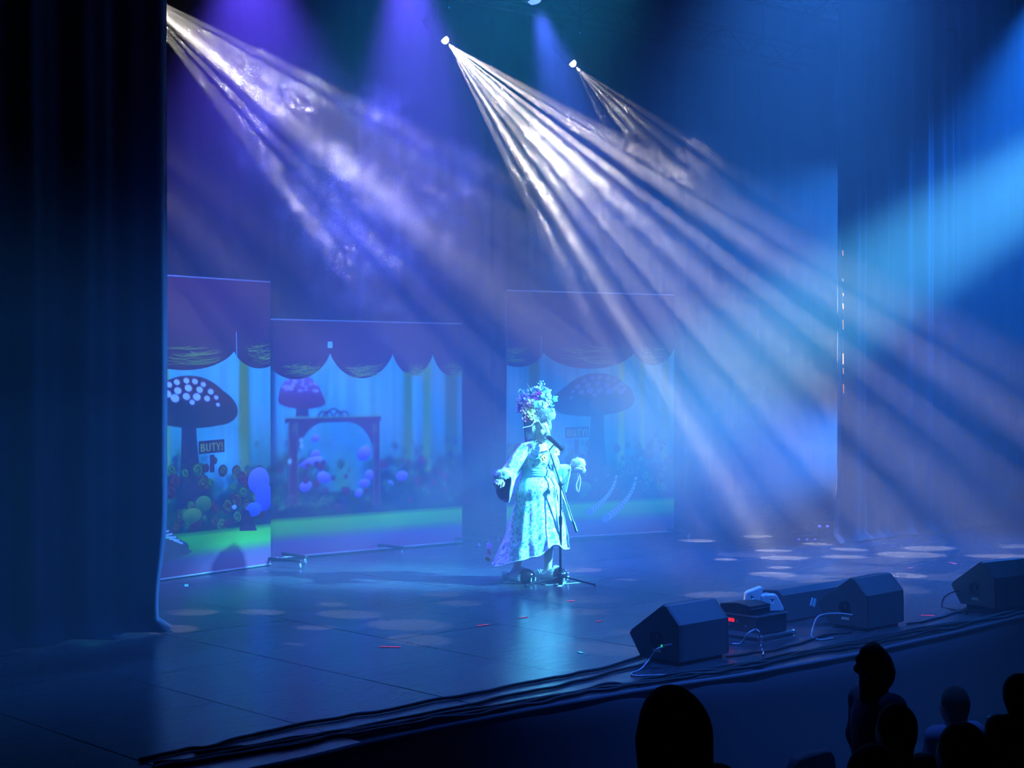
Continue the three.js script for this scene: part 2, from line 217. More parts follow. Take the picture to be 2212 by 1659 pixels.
for (const [from, to, color, I, angle, pen, soft, gobo, label, where] of LAMPS) {
  const dir = to.clone().sub(from).normalize(), t = thing(gobo ? 'moving_head_light' : 'wash_light', label, 'stage light', from.clone(), 0, { upstage: 'white beam lamps on the rear truss', upper: 'violet lamps on the high truss' }[where]);
  const head = new THREE.Group(); head.name = 'lamp_head'; head.quaternion.setFromUnitVectors(V(0, 0, 1), dir); t.add(head);
  const R = gobo ? 0.052 : 0.09, body = [[0.001, -0.34], [R * 1.1, -0.33], [R * 1.45, -0.28], [R * 1.5, -0.12], [R * 1.2, -0.05], [R * 1.15, 0.0], [R * 1.02, 0.0], [R * 1.0, -0.02]].map((p) => new THREE.Vector2(...p));
  part('housing', new THREE.LatheGeometry(body, 24).rotateX(Math.PI / 2), metalBlack, head);
  part('lens', gobo ? new THREE.SphereGeometry(R * 0.9, 8, 5).translate(0, 0, 0.015) : where === 'middle' ? new THREE.SphereGeometry(R * 0.92, 8, 2, 0, Math.PI * 2, 0, 1.5).scale(1, gobo ? 0.88 : 0.6, 1).rotateX(Math.PI / 2).translate(0, 0, -0.004) : new THREE.CircleGeometry(R * 0.98, 5).translate(0, 0, -0.004), lens(color), head);
  if (gobo) { part('gobo', goboShape(rnd(1, 3)).translate(0, 0, 0.135), metalBlack, head); part('gobo_holder', [0, 1, 2].map((k) => rod(V(Math.cos(k * 2.09) * 0.035, Math.sin(k * 2.09) * 0.035, 0.136), V(Math.cos(k * 2.09) * 0.055, Math.sin(k * 2.09) * 0.055, -0.02), 0.0016, 0.0016, 5)), metalBlack, head); }
  const side = V(dir.z, 0, -dir.x).normalize().multiplyScalar(R * 1.65), c = dir.clone().multiplyScalar(-0.2), top = (where === 'side' ? 8.28 : where === 'wing' ? from.y + 0.3 : where === 'mid' ? from.y + 0.54 : where === 'upper' ? 7.73 : where === 'rows' ? 8.73 : where === 'front' ? 8.73 : where === 'house' ? FRONT.y + 0.485 : where === 'upstage' ? 6.4 : 6.53) - from.y;
  const yt = Math.min(top - 0.06, 0.42), mid = V(c.x, yt, c.z);
  part('yoke', [rod(c.clone().add(side), mid.clone().add(side), 0.014), rod(c.clone().sub(side), mid.clone().sub(side), 0.014), rod(mid.clone().add(side), mid.clone().sub(side), 0.016)], metalBlack, t);
  if (where === 'wing') part('stand', [rod(V(c.x, yt, c.z), V(c.x, yt + 0.03, c.z), 0.02), rod(V(c.x + 0.3, -from.y + 0.02, c.z), V(c.x + 0.3, yt, c.z), 0.024), rod(mid, V(c.x + 0.3, yt, c.z), 0.02), ...[0, 1, 2].map((k) => rod(V(c.x + 0.3, Math.min(0.6 - from.y, -0.5), c.z), V(c.x + 0.3 + 0.5 * Math.cos(k * 2.09), 0.02 - from.y, c.z + 0.5 * Math.sin(k * 2.09)), 0.016))], metalBlack, t);
  else part('clamp', [rod(mid, V(c.x, top + 0.005, c.z), 0.03), ball(V(c.x, top, c.z), 0.045)], metalBlack, t);
  const L = new THREE.SpotLight(color, I, 0, angle, pen, 2); L.name = 'beam'; L.position.copy(from).addScaledVector(dir, gobo ? 0.075 : 0.03 + R * 0.5); L.target.position.copy(to); L.castShadow = true; L.shadow.radius = soft; scene.add(L, L.target);
}
for (const [px, py] of [[970, 18], [1252, 72]]) { const p = at(px, py, 18.9), t = thing('status_light', px < 1100 ? 'tiny blue status light above the brightest white beam' : 'tiny blue status light above the fainter white beam', 'light', p); part('housing', rod(V(0, 0, 0), V(0, 6.5 - p.y, 0), 0.008, 0.008, 6), metalBlack, t); part('led_light', ball(V(0, 0, 0.004), 0.012, 1, 1, 1, 4), std([0, 0.1, 0.3], 0.5, { emissive: rgb(0.02, 0.25, 1), emissiveIntensity: 1.2 }), t); }
// ---------- printed banners ----------
// a painterly softness over the whole print
function soften(c, r) { const k = c.canvas, t = document.createElement('canvas'); t.width = k.width; t.height = k.height; const q = t.getContext('2d'); q.filter = `blur(${r}px)`; q.drawImage(k, 0, 0); c.save(); c.setTransform(1, 0, 0, 1, 0, 0); c.drawImage(t, 0, 0); c.restore(); }
function cap_(c, x, y, w, h, red, spots) { // a toadstool cap
  const g = c.createLinearGradient(0, y - h, 0, y + h * 0.7); g.addColorStop(0, red[0]); g.addColorStop(1, red[1]); c.fillStyle = g;
  c.beginPath(); c.moveTo(x - w, y + h * 0.35); c.bezierCurveTo(x - w * 1.02, y - h * 0.8, x - w * 0.4, y - h, x, y - h); c.bezierCurveTo(x + w * 0.45, y - h, x + w * 0.85, y - h * 0.3, x + w, y + h * 0.4); c.bezierCurveTo(x + w * 0.9, y + h * 0.85, x - w * 0.8, y + h * 0.75, x - w, y + h * 0.35); c.fill();
  c.fillStyle = spots;
  for (let k = 0; k < 34; k++) { const a = rnd(-0.9, 0.75), b = rnd(0.25, 0.96), sx = x + w * a * Math.sqrt(1 - b * b * 0.75), sy = y - h * b + h * 0.1; c.beginPath(); c.ellipse(sx, sy, w * rnd(0.05, 0.1), h * rnd(0.05, 0.085), 0, 0, 7); c.fill(); }
}
function garden(c, W, y0, y1, n, dark) {
  for (let k = 0; k < n; k++) { const x = rnd(-20, W + 20), y = lerp(y0, y1, Math.sqrt(rnd())), r = rnd(10, 34) * (0.5 + (y - y0) / (y1 - y0)); c.fillStyle = ['#0c2a1e', '#16482a', '#0a2030', '#235a28', '#102c46', '#1a3a20'][Math.floor(rnd(0, 5))] + (dark ? 'cc' : 'aa'); c.beginPath(); c.ellipse(x, y, r, r * 0.7, rnd(-1, 1), 0, 7); c.fill(); }
}
function rose(c, x, y, r, col) { c.fillStyle = col[0]; c.beginPath(); c.arc(x, y, r, 0, 7); c.fill(); c.strokeStyle = col[1]; c.lineWidth = r * 0.16; for (let k = 0; k < 4; k++) { c.beginPath(); c.arc(x + rnd(-0.2, 0.2) * r, y + rnd(-0.2, 0.2) * r, r * (0.25 + k * 0.19), k * 1.4, k * 1.4 + 3.2); c.stroke(); } }
const RED = ['#8a1228', '#c93a4c'], CAPS = ['#7d1024', '#3c0a1c'];
function valance(c, W, y, scallops, h0) {
  const g = c.createLinearGradient(0, 0, 0, y); g.addColorStop(0, '#54182e'); g.addColorStop(0.6, '#5c1a34'); g.addColorStop(1, '#4a0c26'); c.fillStyle = g; c.beginPath(); c.moveTo(0, 0); c.lineTo(0, y * 0.82);
  for (const [x0, x1, d] of scallops) c.bezierCurveTo(lerp(x0, x1, 0.2), y + d, lerp(x0, x1, 0.8), y + d, x1, y * h0); c.lineTo(W, 0); c.fill();
  for (const [x0, x1, d] of scallops) { c.strokeStyle = '#8fb02acc'; for (let k = 0; k < 26; k++) { c.lineWidth = rnd(1.5, 4); const a = rnd(0.2, 0.6), yy = y * rnd(0.74, 0.98) + d * 0.35; c.beginPath(); c.moveTo(lerp(x0, x1, a), yy); c.quadraticCurveTo(lerp(x0, x1, a + 0.12), yy + rnd(4, 26), lerp(x0, x1, a + 0.28), yy - rnd(-4, 18)); c.stroke(); } c.strokeStyle = '#5a0c2655'; c.lineWidth = 7; for (let k = 1; k < 6; k++) { c.beginPath(); c.moveTo(lerp(x0, x1, k / 6), 0); c.quadraticCurveTo(lerp(x0, x1, 0.5 + (k / 6 - 0.5) * 0.6), y * 0.5, lerp(x0, x1, 0.5 + (k / 6 - 0.5) * 0.85), y * 0.95); c.stroke(); } }
}
function ground(c, W, H, y) { const g = c.createLinearGradient(0, y, 0, H); g.addColorStop(0, '#2f7a2a'); g.addColorStop(0.12, '#6fe02e'); g.addColorStop(0.38, '#5cc836'); g.addColorStop(0.62, '#7a5a78'); g.addColorStop(1, '#8a3c66'); c.fillStyle = g; c.fillRect(0, y, W, H - y); }
function mist(c, W, H, cx) { const g = c.createLinearGradient(0, 0, 0, H); g.addColorStop(0, '#6fd0c0'); g.addColorStop(0.4, '#5cc2ac'); g.addColorStop(0.62, '#2f8a66'); g.addColorStop(0.85, '#154a38'); c.fillStyle = g; c.fillRect(0, 0, W, H); const r = c.createRadialGradient(W * cx, H * 0.4, 10, W * cx, H * 0.4, W * 0.5); r.addColorStop(0, '#8fe8dc66'); r.addColorStop(1, '#8fe8dc00'); c.fillStyle = r; c.fillRect(0, 0, W, H); for (let k = 0; k < 60; k++) { c.fillStyle = `rgba(${rnd() < 0.65 ? '24,110,60' : '120,215,200'},${rnd(0.05, 0.2)})`; const x = rnd(0, W), w = rnd(6, 40); c.fillRect(x, rnd(0, H * 0.3), w, H * rnd(0.3, 0.6)); } }
// the middle banner: a portal among toadstools
const portalPrint = canvas(1056, 1020, (c, W, H) => {
  const sx = W / 417, X = (px) => (px - 583) * sx, Y = (px, py) => { const t = (px - 583) / 417, top = 690 + 8 * t, bot = 1214 - 38 * t; return (py - top) / (bot - top) * H; };
  mist(c, W, H, 0.42);
  for (const [px, w, col] of [[590, 15, '#1b4a5c'], [876, 18, '#4f9a30'], [918, 15, '#6ab034'], [975, 26, '#4f8a40'], [845, 8, '#3f8a5088'], [700, 12, '#4fa86088'], [760, 9, '#4fa86088'], [800, 14, '#4fa86088']]) { c.fillStyle = col; c.beginPath(); c.moveTo(X(px - w / 2), H * 0.12); c.lineTo(X(px + w / 2), H * 0.12); c.lineTo(X(px + w * 0.6), H * 0.84); c.lineTo(X(px - w * 0.6), H * 0.84); c.fill(); }
  c.fillStyle = '#a8d860'; for (const px of [884, 925]) c.fillRect(X(px), H * 0.2, 4, H * 0.5);
  garden(c, W, Y(640, 950), Y(640, 1118), 330, true); garden(c, W, H * 0.62, H * 0.84, 240, true); soften(c, 8);
  { const g = c.createRadialGradient(X(735), Y(735, 1040), 10, X(735), Y(735, 990), X(735) - X(660)); g.addColorStop(0, '#4fa850'); g.addColorStop(0.45, '#3aa08cdd'); g.addColorStop(1, '#2f908000'); c.save(); c.scale(1, 1.5); c.translate(0, -Y(735, 1000) / 3); c.fillStyle = g; c.fillRect(X(650), Y(735, 880), X(810) - X(650), 330); c.restore(); }
  for (const [px, py, w, h] of [[678, 950, 9, 7], [678, 985, 11, 8], [668, 1003, 26, 9], [695, 1035, 14, 11], [658, 1055, 13, 11], [780, 982, 16, 14], [791, 1030, 10, 10], [780, 1048, 13, 8], [862, 1032, 14, 10], [832, 1050, 12, 8], [768, 1070, 9, 8]]) { const g = c.createLinearGradient(0, Y(px, py - h), 0, Y(px, py + h)); g.addColorStop(0, '#c8b8ff'); g.addColorStop(1, '#5a3fc0'); c.fillStyle = g; c.beginPath(); c.ellipse(X(px), Y(px, py), w * sx, h * sx * 0.9, rnd(-0.5, 0.3), 0, 7); c.fill(); }
  for (let k = 0; k < 70; k++) rose(c, X(rnd(600, 995)), Y(700, rnd(1000, 1112)), rnd(7, 20), [['#5c1030', '#a83a50'], ['#1e5230', '#4a9a50']][k % 2]);
  // the toadstool on the portal
  c.fillStyle = '#4a2848'; c.beginPath(); c.moveTo(X(641), Y(650, 868)); c.lineTo(X(661), Y(650, 868)); c.lineTo(X(664), Y(650, 904)); c.lineTo(X(638), Y(650, 904)); c.fill();
  cap_(c, X(651), Y(651, 855), 47 * sx, 34 * sx, ['#a87098', '#6a0c38'], '#c8b0dc');
  // the portal
  c.fillStyle = '#5a2440'; c.fillRect(X(617), Y(617, 906), X(816) - X(617), 22);
  for (const [a, b] of [[623, 641], [800, 813]]) { c.beginPath(); c.moveTo(X(a), Y(a, 912)); c.lineTo(X(b), Y(b, 912)); c.lineTo(X(b + 2), Y(b, 1098)); c.lineTo(X(a - 2), Y(a, 1098)); c.fill(); }
  c.beginPath(); c.moveTo(X(638), Y(638, 1000)); c.bezierCurveTo(X(644), Y(640, 945), X(672), Y(680, 915), X(700), Y(700, 914)); c.lineTo(X(625), Y(625, 908)); c.fill(); c.beginPath(); c.moveTo(X(802), Y(802, 985)); c.bezierCurveTo(X(796), Y(790, 945), X(775), Y(770, 915), X(745), Y(750, 913)); c.lineTo(X(812), Y(812, 908)); c.fill();
  c.strokeStyle = '#7fb05a'; c.lineWidth = 4; for (const px of [624, 641, 801, 813]) { c.beginPath(); c.moveTo(X(px), Y(px, 915)); c.lineTo(X(px + (px < 700 ? 2 : 0)), Y(px, 1098)); c.stroke(); } c.strokeRect(X(617), Y(617, 904), X(816) - X(617), 6);
  for (const [px, s] of [[637, 1], [802, -1]]) { c.beginPath(); for (let a = 0; a < 12; a += 0.3) c.lineTo(X(px) + Math.cos(a) * a * 1.7 * s, Y(px, 930) + Math.sin(a) * a * 1.7); c.stroke(); }
  c.strokeStyle = '#4a2040'; c.lineWidth = 6; for (let k = 0; k < 5; k++) { c.beginPath(); c.arc(X(715 + (k - 2) * 11), Y(715, 903), (k === 2 ? 20 : 13) * sx * 0.7, Math.PI, 0); c.stroke(); }
  c.fillStyle = '#a0d8b0'; for (const [px, py] of [[650, 967], [626, 1001], [649, 955]]) { c.beginPath(); c.arc(X(px), Y(px, py), 12, 0, 7); c.fill(); }
  c.strokeStyle = '#6aa850'; for (let k = 0; k < 40; k++) { c.lineWidth = rnd(2, 5); const x = X(rnd(600, 700)), y = Y(650, rnd(1085, 1110)); c.beginPath(); c.arc(x, y, rnd(8, 26), rnd(3, 4), rnd(5, 6.5)); c.stroke(); }
  soften(c, 3);
  ground(c, W, H, H * 0.835);
  valance(c, W, H * 0.225, [[0, X(708), 55], [X(708), X(842), 60], [X(842), X(932), 40], [X(932), W + 40, 45]], 0.62);
  c.fillStyle = '#8fd8d0'; c.fillRect(X(703), Y(703, 738), 26, 28);
});
// the two side banners: a giant toadstool and a sign; the right one is the mirror image with its sign still readable
function toadstoolPrint(mirror) {
  return canvas(1000, 1200, (c, W, H) => {
    c.save(); if (mirror) { c.translate(W, 0); c.scale(-1, 1); }
    mist(c, W, H, 0.65);
    for (const [x, w, col] of [[mirror ? 0.33 : 0.42, 0.04, '#a8c83a'], [0.845, 0.055, '#7f9a2c'], [0.74, 0.015, '#6fc0a8'], [0.2, 0.03, '#7fb84a'], [0.06, 0.04, '#5f9a3a']]) { c.fillStyle = col; c.beginPath(); c.moveTo(W * (x - w * 0.45), H * 0.2); c.lineTo(W * (x + w * 0.45), H * 0.2); c.lineTo(W * (x + w * 0.6), H * 0.86); c.lineTo(W * (x - w * 0.6), H * 0.86); c.fill(); }
    garden(c, W, H * 0.56, H * 0.86, 260, true); garden(c, W, H * 0.68, H * 0.86, 260, true);
    { const g = c.createRadialGradient(W * 0.72, H * 0.62, 5, W * 0.72, H * 0.62, W * 0.16); g.addColorStop(0, '#8fe8e8ee'); g.addColorStop(1, '#8fe8e800'); c.fillStyle = g; c.fillRect(W * 0.5, H * 0.45, W * 0.4, H * 0.32); }
    soften(c, 6);
    // giant toadstool: stem with a flared foot, wide cap
    c.save(); if (mirror) c.translate(-0.07 * W, 0);
    c.fillStyle = '#3a1838'; c.beginPath(); c.moveTo(W * 0.505, H * 0.46); c.lineTo(W * 0.58, H * 0.46); c.bezierCurveTo(W * 0.58, H * 0.6, W * 0.61, H * 0.7, W * 0.66, H * 0.78); c.lineTo(W * 0.46, H * 0.78); c.bezierCurveTo(W * 0.5, H * 0.7, W * 0.505, H * 0.6, W * 0.505, H * 0.46); c.fill();
    c.fillStyle = '#2c0c20'; c.beginPath(); c.moveTo(W * 0.33, H * 0.41); c.bezierCurveTo(W * 0.36, H * 0.335, W * 0.72, H * 0.33, W * 0.8, H * 0.43); c.bezierCurveTo(W * 0.835, H * 0.48, W * 0.76, H * 0.5, W * 0.7, H * 0.5); c.bezierCurveTo(W * 0.58, H * 0.515, W * 0.42, H * 0.5, W * 0.35, H * 0.475); c.bezierCurveTo(W * 0.3, H * 0.45, W * 0.32, H * 0.43, W * 0.33, H * 0.41); c.fill();
    c.fillStyle = '#521020'; c.beginPath(); c.moveTo(W * 0.35, H * 0.42); c.bezierCurveTo(W * 0.38, H * 0.33, W * 0.52, H * 0.325, W * 0.6, H * 0.335); c.bezierCurveTo(W * 0.7, H * 0.35, W * 0.77, H * 0.41, W * 0.8, H * 0.44); c.bezierCurveTo(W * 0.7, H * 0.43, W * 0.5, H * 0.4, W * 0.35, H * 0.42); c.fill();
    c.fillStyle = mirror ? '#8a7a9a' : '#e8ecff'; for (const [x, y, r] of [[.4, .375, 1.1], [.44, .36, 1], [.48, .352, 1], [.53, .347, 1], [.575, .35, 1], [.62, .36, .9], [.43, .39, 1.3], [.485, .38, 1.2], [.54, .372, 1.2], [.6, .378, 1.1], [.66, .385, 1], [.4, .407, 1.2], [.47, .405, 1.4], [.53, .4, 1.2], [.585, .402, 1.3], [.64, .408, 1], [.69, .405, .8], [.7, .43, .7], [.38, .395, .9], [.56, .42, .9]]) { c.beginPath(); c.ellipse(W * x, H * y, r * 17, r * 12, 0.2, 0, 7); c.fill(); }  // spots of the mirrored print are dimmed, painting in the purple haze before them
    c.restore(); soften(c, 2);
    // bushes of roses and small toadstools
    for (let k = 0; k < 90; k++) rose(c, W * rnd(0.05, 0.98), H * (0.84 - 0.22 * Math.pow(rnd(), 1.6)), rnd(10, 30), [['#5a1020', '#9a3040'], ['#5a1020', '#7a8a30'], ['#2a5a28', '#8aa838']][k % 3]);
    for (const [x, y, w, h, a, b] of [[.62, .765, 44, 34, '#8fb040', '#2a5a28'], [.56, .80, 50, 30, '#a8c040', '#4a6a28'], [.93, .70, 62, 56, '#a8a0ff', '#3a48c0'], [.96, .76, 52, 60, '#6a7aff', '#2a3aa0'], [.9, .80, 46, 30, '#7a9aff', '#2a4ab0'], [.79, .785, 14, 10, '#e0f4ff', '#a0d0ff']]) { const g = c.createLinearGradient(0, H * y - h, 0, H * y + h); g.addColorStop(0, a); g.addColorStop(1, b); c.fillStyle = g; c.beginPath(); c.ellipse(W * x, H * y, w, h, 0, 0, 7); c.fill(); }
    ground(c, W, H, H * 0.855);
    // a bark-brown trunk foot beside the yellow trunk, and two pale laced horns lying in the grass
    c.fillStyle = '#4a1830'; c.beginPath(); c.moveTo(W * 0.835, H * 0.8); c.lineTo(W * 0.87, H * 0.8); c.lineTo(W * 0.92, H * 0.875); c.lineTo(W * 0.82, H * 0.87); c.fill();
    for (const [x0, y0, x1, y1, w] of [[0.36, 0.76, 0.52, 0.9, 30], [0.24, 0.77, 0.42, 0.93, 34]]) { for (let k = 0; k < 26; k++) { const t = k / 25, x = lerp(x0, x1, t * t * 0.4 + t * 0.6), y = lerp(y0, y1, t ** 0.7), r = w * (0.4 + 0.6 * t); c.fillStyle = mirror ? (k % 2 ? '#9aa8b0' : '#d8e4e8') : k % 2 ? '#4a5058' : '#6a7278'; c.beginPath(); c.ellipse(W * x, H * y, r * 0.75, r * 0.55, 0.6, 0, 7); c.fill(); } }
    c.fillStyle = '#6a5a58'; c.beginPath(); c.moveTo(W * 0.1, H * 0.86); c.bezierCurveTo(W * 0.2, H * 0.82, W * 0.4, H * 0.84, W * 0.56, H * 0.92); c.bezierCurveTo(W * 0.5, H * 0.95, W * 0.2, H * 0.95, W * 0.1, H * 0.93); if (!mirror) c.fill();
    c.strokeStyle = '#e8f0f0'; c.lineWidth = 7; if (!mirror) for (let k = 0; k < 6; k++) { c.beginPath(); c.moveTo(W * (0.36 + k * 0.02), H * (0.845 + k * 0.006)); c.lineTo(W * (0.42 + k * 0.018), H * (0.83 + k * 0.012)); c.stroke(); }
    valance(c, W, H * 0.275, [[0, W * 0.25, 50], [W * 0.25, W * 0.79, 70], [W * 0.79, W * 1.08, 60]], 0.9);
    c.strokeStyle = '#6ab8b0'; c.lineWidth = 5; c.beginPath(); c.moveTo(W * 0.803, H * 0.18); c.lineTo(W * 0.806, H * 0.29); c.stroke();
    // the sign board and its post
    if (mirror) c.translate(-0.07 * W, 0);
    c.fillStyle = '#6a1c30'; c.fillRect(W * 0.655, H * 0.6, W * 0.025, H * 0.06); c.fillStyle = '#5a1428'; c.save(); c.translate(W * 0.665, H * 0.572); c.rotate(mirror ? 0.02 : -0.03); c.fillRect(-W * 0.07, -H * 0.022, W * 0.14, H * 0.044); c.restore();
    c.restore();
    c.save(); c.translate(W * (mirror ? 0.405 : 0.665), H * 0.572); c.rotate(-0.03); c.fillStyle = '#b8b048'; c.font = 'bold 46px sans-serif'; c.textAlign = 'center'; c.textBaseline = 'middle'; c.fillText('BUTY!', 0, 2); c.restore();
  });
}
const rodMat = std([0.75, 0.75, 0.8], 0.3, { metalness: 0.9 });
function banner(p0, p1, h, y0, print, label, feet) {
  const w = Math.hypot(p1[0] - p0[0], p1[1] - p0[1]), t = thing('printed_banner', label, 'banner', V((p0[0] + p1[0]) / 2, 0, (p0[1] + p1[1]) / 2), -Math.atan2(p1[1] - p0[1], p1[0] - p0[0]), 'printed scenery banners');
  const edge = std([0.5, 0.5, 0.5]), face = std([1, 1, 1], 0.75, { map: print });
  part('printed_sheet', boxG(-w / 2, w / 2, y0, h, -0.006, 0.006), [edge, edge, edge, edge, face, edge], t);
  part('top_rail', rod(V(-w / 2, h, 0), V(w / 2, h, 0), 0.010), rodMat, t); part('bottom_rail', rod(V(-w / 2, y0, 0), V(w / 2, y0, 0), 0.014), rodMat, t);
  for (const s of feet) {
    const x = s * w / 2;
    part('upright', rod(V(x, 0.05, -0.05), V(x, h, -0.03), 0.016), metalBlack, t);
    const f = part('foot', [rboxG(x - 0.02, x + 0.02, 0.06, 0.09, -0.42, 0.46, 0.006)], metalBlack, t);
    for (const z of [-0.40, 0.44]) part('caster', [new THREE.TorusGeometry(0.02, 0.011, 8, 16).rotateY(0.5).translate(x, 0.031, z), rod(V(x, 0.05, z), V(x, 0.07, z), 0.012)], std([0.35, 0.35, 0.4], 0.3, { metalness: 0.6 }), f);
  }
  return t;
}
banner([-3.62, -2.36], [-1.12, -2.89], 2.99, 0.015, toadstoolPrint(false), 'banner with a giant dark toadstool and a small sign, half behind the left curtain', [-0.8, 0.985]);
banner([-0.94, -3.2], [1.75, -3.1], 2.61, 0.03, portalPrint, 'banner with a dark carved portal and a toadstool on top, middle of the three', [-0.86, 0.1, 0.93]);
banner([2.05, -2.64], [4.38, -2.08], 3.0, 0.05, toadstoolPrint(true), 'banner behind the singer with pale curled horns low on its right', [-0.9, 0.93]);
// ---------- the singer ----------
const skin = std([0.62, 0.46, 0.38], 0.55), whiteFur = std([0.85, 0.84, 0.82], 1), hairWhite = std([0.8, 0.78, 0.74], 0.9);
const floral = canvas(1024, 1024, (c, w, h) => {
  c.fillStyle = '#f0f4f0'; c.fillRect(0, 0, w, h);
  const wrap = (x, y, f) => { for (const a of [-w, 0, w]) for (const b of [-h, 0, h]) { c.save(); c.translate(x + a, y + b); f(); c.restore(); } };
  for (let k = 0; k < 420; k++) { const a = rnd(0, 6.3), r = rnd(12, 46), col = ['#6ab8b0', '#a8d4cc', '#3a9098', '#f0b8c4', '#b8d89a', '#4a8088', '#8a9ab8'][Math.floor(rnd(0, 6))], s = rnd(0.3, 0.7); const x = rnd(0, w), y = rnd(0, h), al = rnd(0.4, 0.9); wrap(x, y, () => { c.rotate(a); c.globalAlpha = al; c.fillStyle = col; for (let q = 0; q < 5; q++) { c.rotate(1.2566); c.beginPath(); c.ellipse(r * 0.6, 0, r * 0.6, r * s * 0.6, 0, 0, 7); c.fill(); } }); }
  for (let k = 0; k < 420; k++) { const x = rnd(0, w), y = rnd(0, h), a = rnd(0, 6.3), L = rnd(20, 60), col = ['#2f7f88', '#3a8a70', '#8a5a7a', '#2a6a80'][Math.floor(rnd(0, 4))]; wrap(x, y, () => { c.rotate(a); c.globalAlpha = 0.75; c.strokeStyle = col; c.lineWidth = rnd(3, 8); c.beginPath(); c.moveTo(0, 0); c.quadraticCurveTo(L * 0.5, L * 0.35, L, 0); c.stroke(); }); }
}, { repeat: [1, 1] });
const creases = canvas(512, 512, (c, w, h) => { c.fillStyle = '#808080'; c.fillRect(0, 0, w, h); for (let k = 0; k < 260; k++) { const v = rnd() < 0.5 ? 0 : 255; c.strokeStyle = `rgba(${v},${v},${v},${rnd(0.05, 0.25)})`; c.lineWidth = rnd(2, 9); const x = rnd(0, w), y = rnd(0, h); c.beginPath(); c.moveTo(x, y); c.bezierCurveTo(x + rnd(-30, 60), y + rnd(-20, 20), x + rnd(-30, 60), y + rnd(-40, 40), x + rnd(-60, 60), y + rnd(-60, 60)); c.stroke(); } }, { repeat: [1, 1], data: true });
const brocade = std([1, 1, 1], 0.5, { map: floral, bumpMap: creases, bumpScale: 0.012 });
const lining = std([0.5, 0.07, 0.42], 0.3), darkTrim = std([0.05, 0.04, 0.09], 0.5), gloss = new THREE.MeshPhysicalMaterial({ color: rgb(0.012, 0.012, 0.02), roughness: 0.15, clearcoat: 1, clearcoatRoughness: 0.05 });
const singer = thing('person', 'woman singing on stage in a pale floral gown and a tall flower-covered fur headdress', 'person', V(0, 0, 0), 0.06);
function strands(list, mat_, parent, name, label) { // [root, tip, radius]: thin tapering hairs in one mesh
  const P = [], N = [], I = [];
  for (const [a, b, r, bend] of list) {
    const d = b.clone().sub(a), s = Math.abs(d.y) < 0.9 * d.length() ? V(-d.z, 0, d.x).normalize() : V(1, 0, 0), n = d.clone().cross(s).normalize(), m = a.clone().lerp(b, 0.55).add(bend ?? V(0, 0, 0)), o = P.length / 3;
    for (const [p, w] of [[a, r], [m, r * 0.8]]) for (let k = 0; k < 3; k++) { const q = s.clone().multiplyScalar(Math.cos(k * 2.094) * w).addScaledVector(n, Math.sin(k * 2.094) * w); P.push(p.x + q.x, p.y + q.y, p.z + q.z); q.normalize(); N.push(q.x, q.y, q.z); }
    P.push(b.x, b.y, b.z); d.normalize(); N.push(d.x, d.y, d.z);
    for (let k = 0; k < 3; k++) { const k1 = (k + 1) % 3; I.push(o + k, o + k1, o + 3 + k1, o + k, o + 3 + k1, o + 3 + k, o + 3 + k, o + 3 + k1, o + 6); }
  }
  const g = new THREE.BufferGeometry(); g.setAttribute('position', new THREE.Float32BufferAttribute(P, 3)); g.setAttribute('normal', new THREE.Float32BufferAttribute(N, 3)); g.setIndex(I); return part(name, g, mat_, parent, label);
}
const rv = (k = 1) => V(rnd(-k, k), rnd(-k, k), rnd(-k, k));
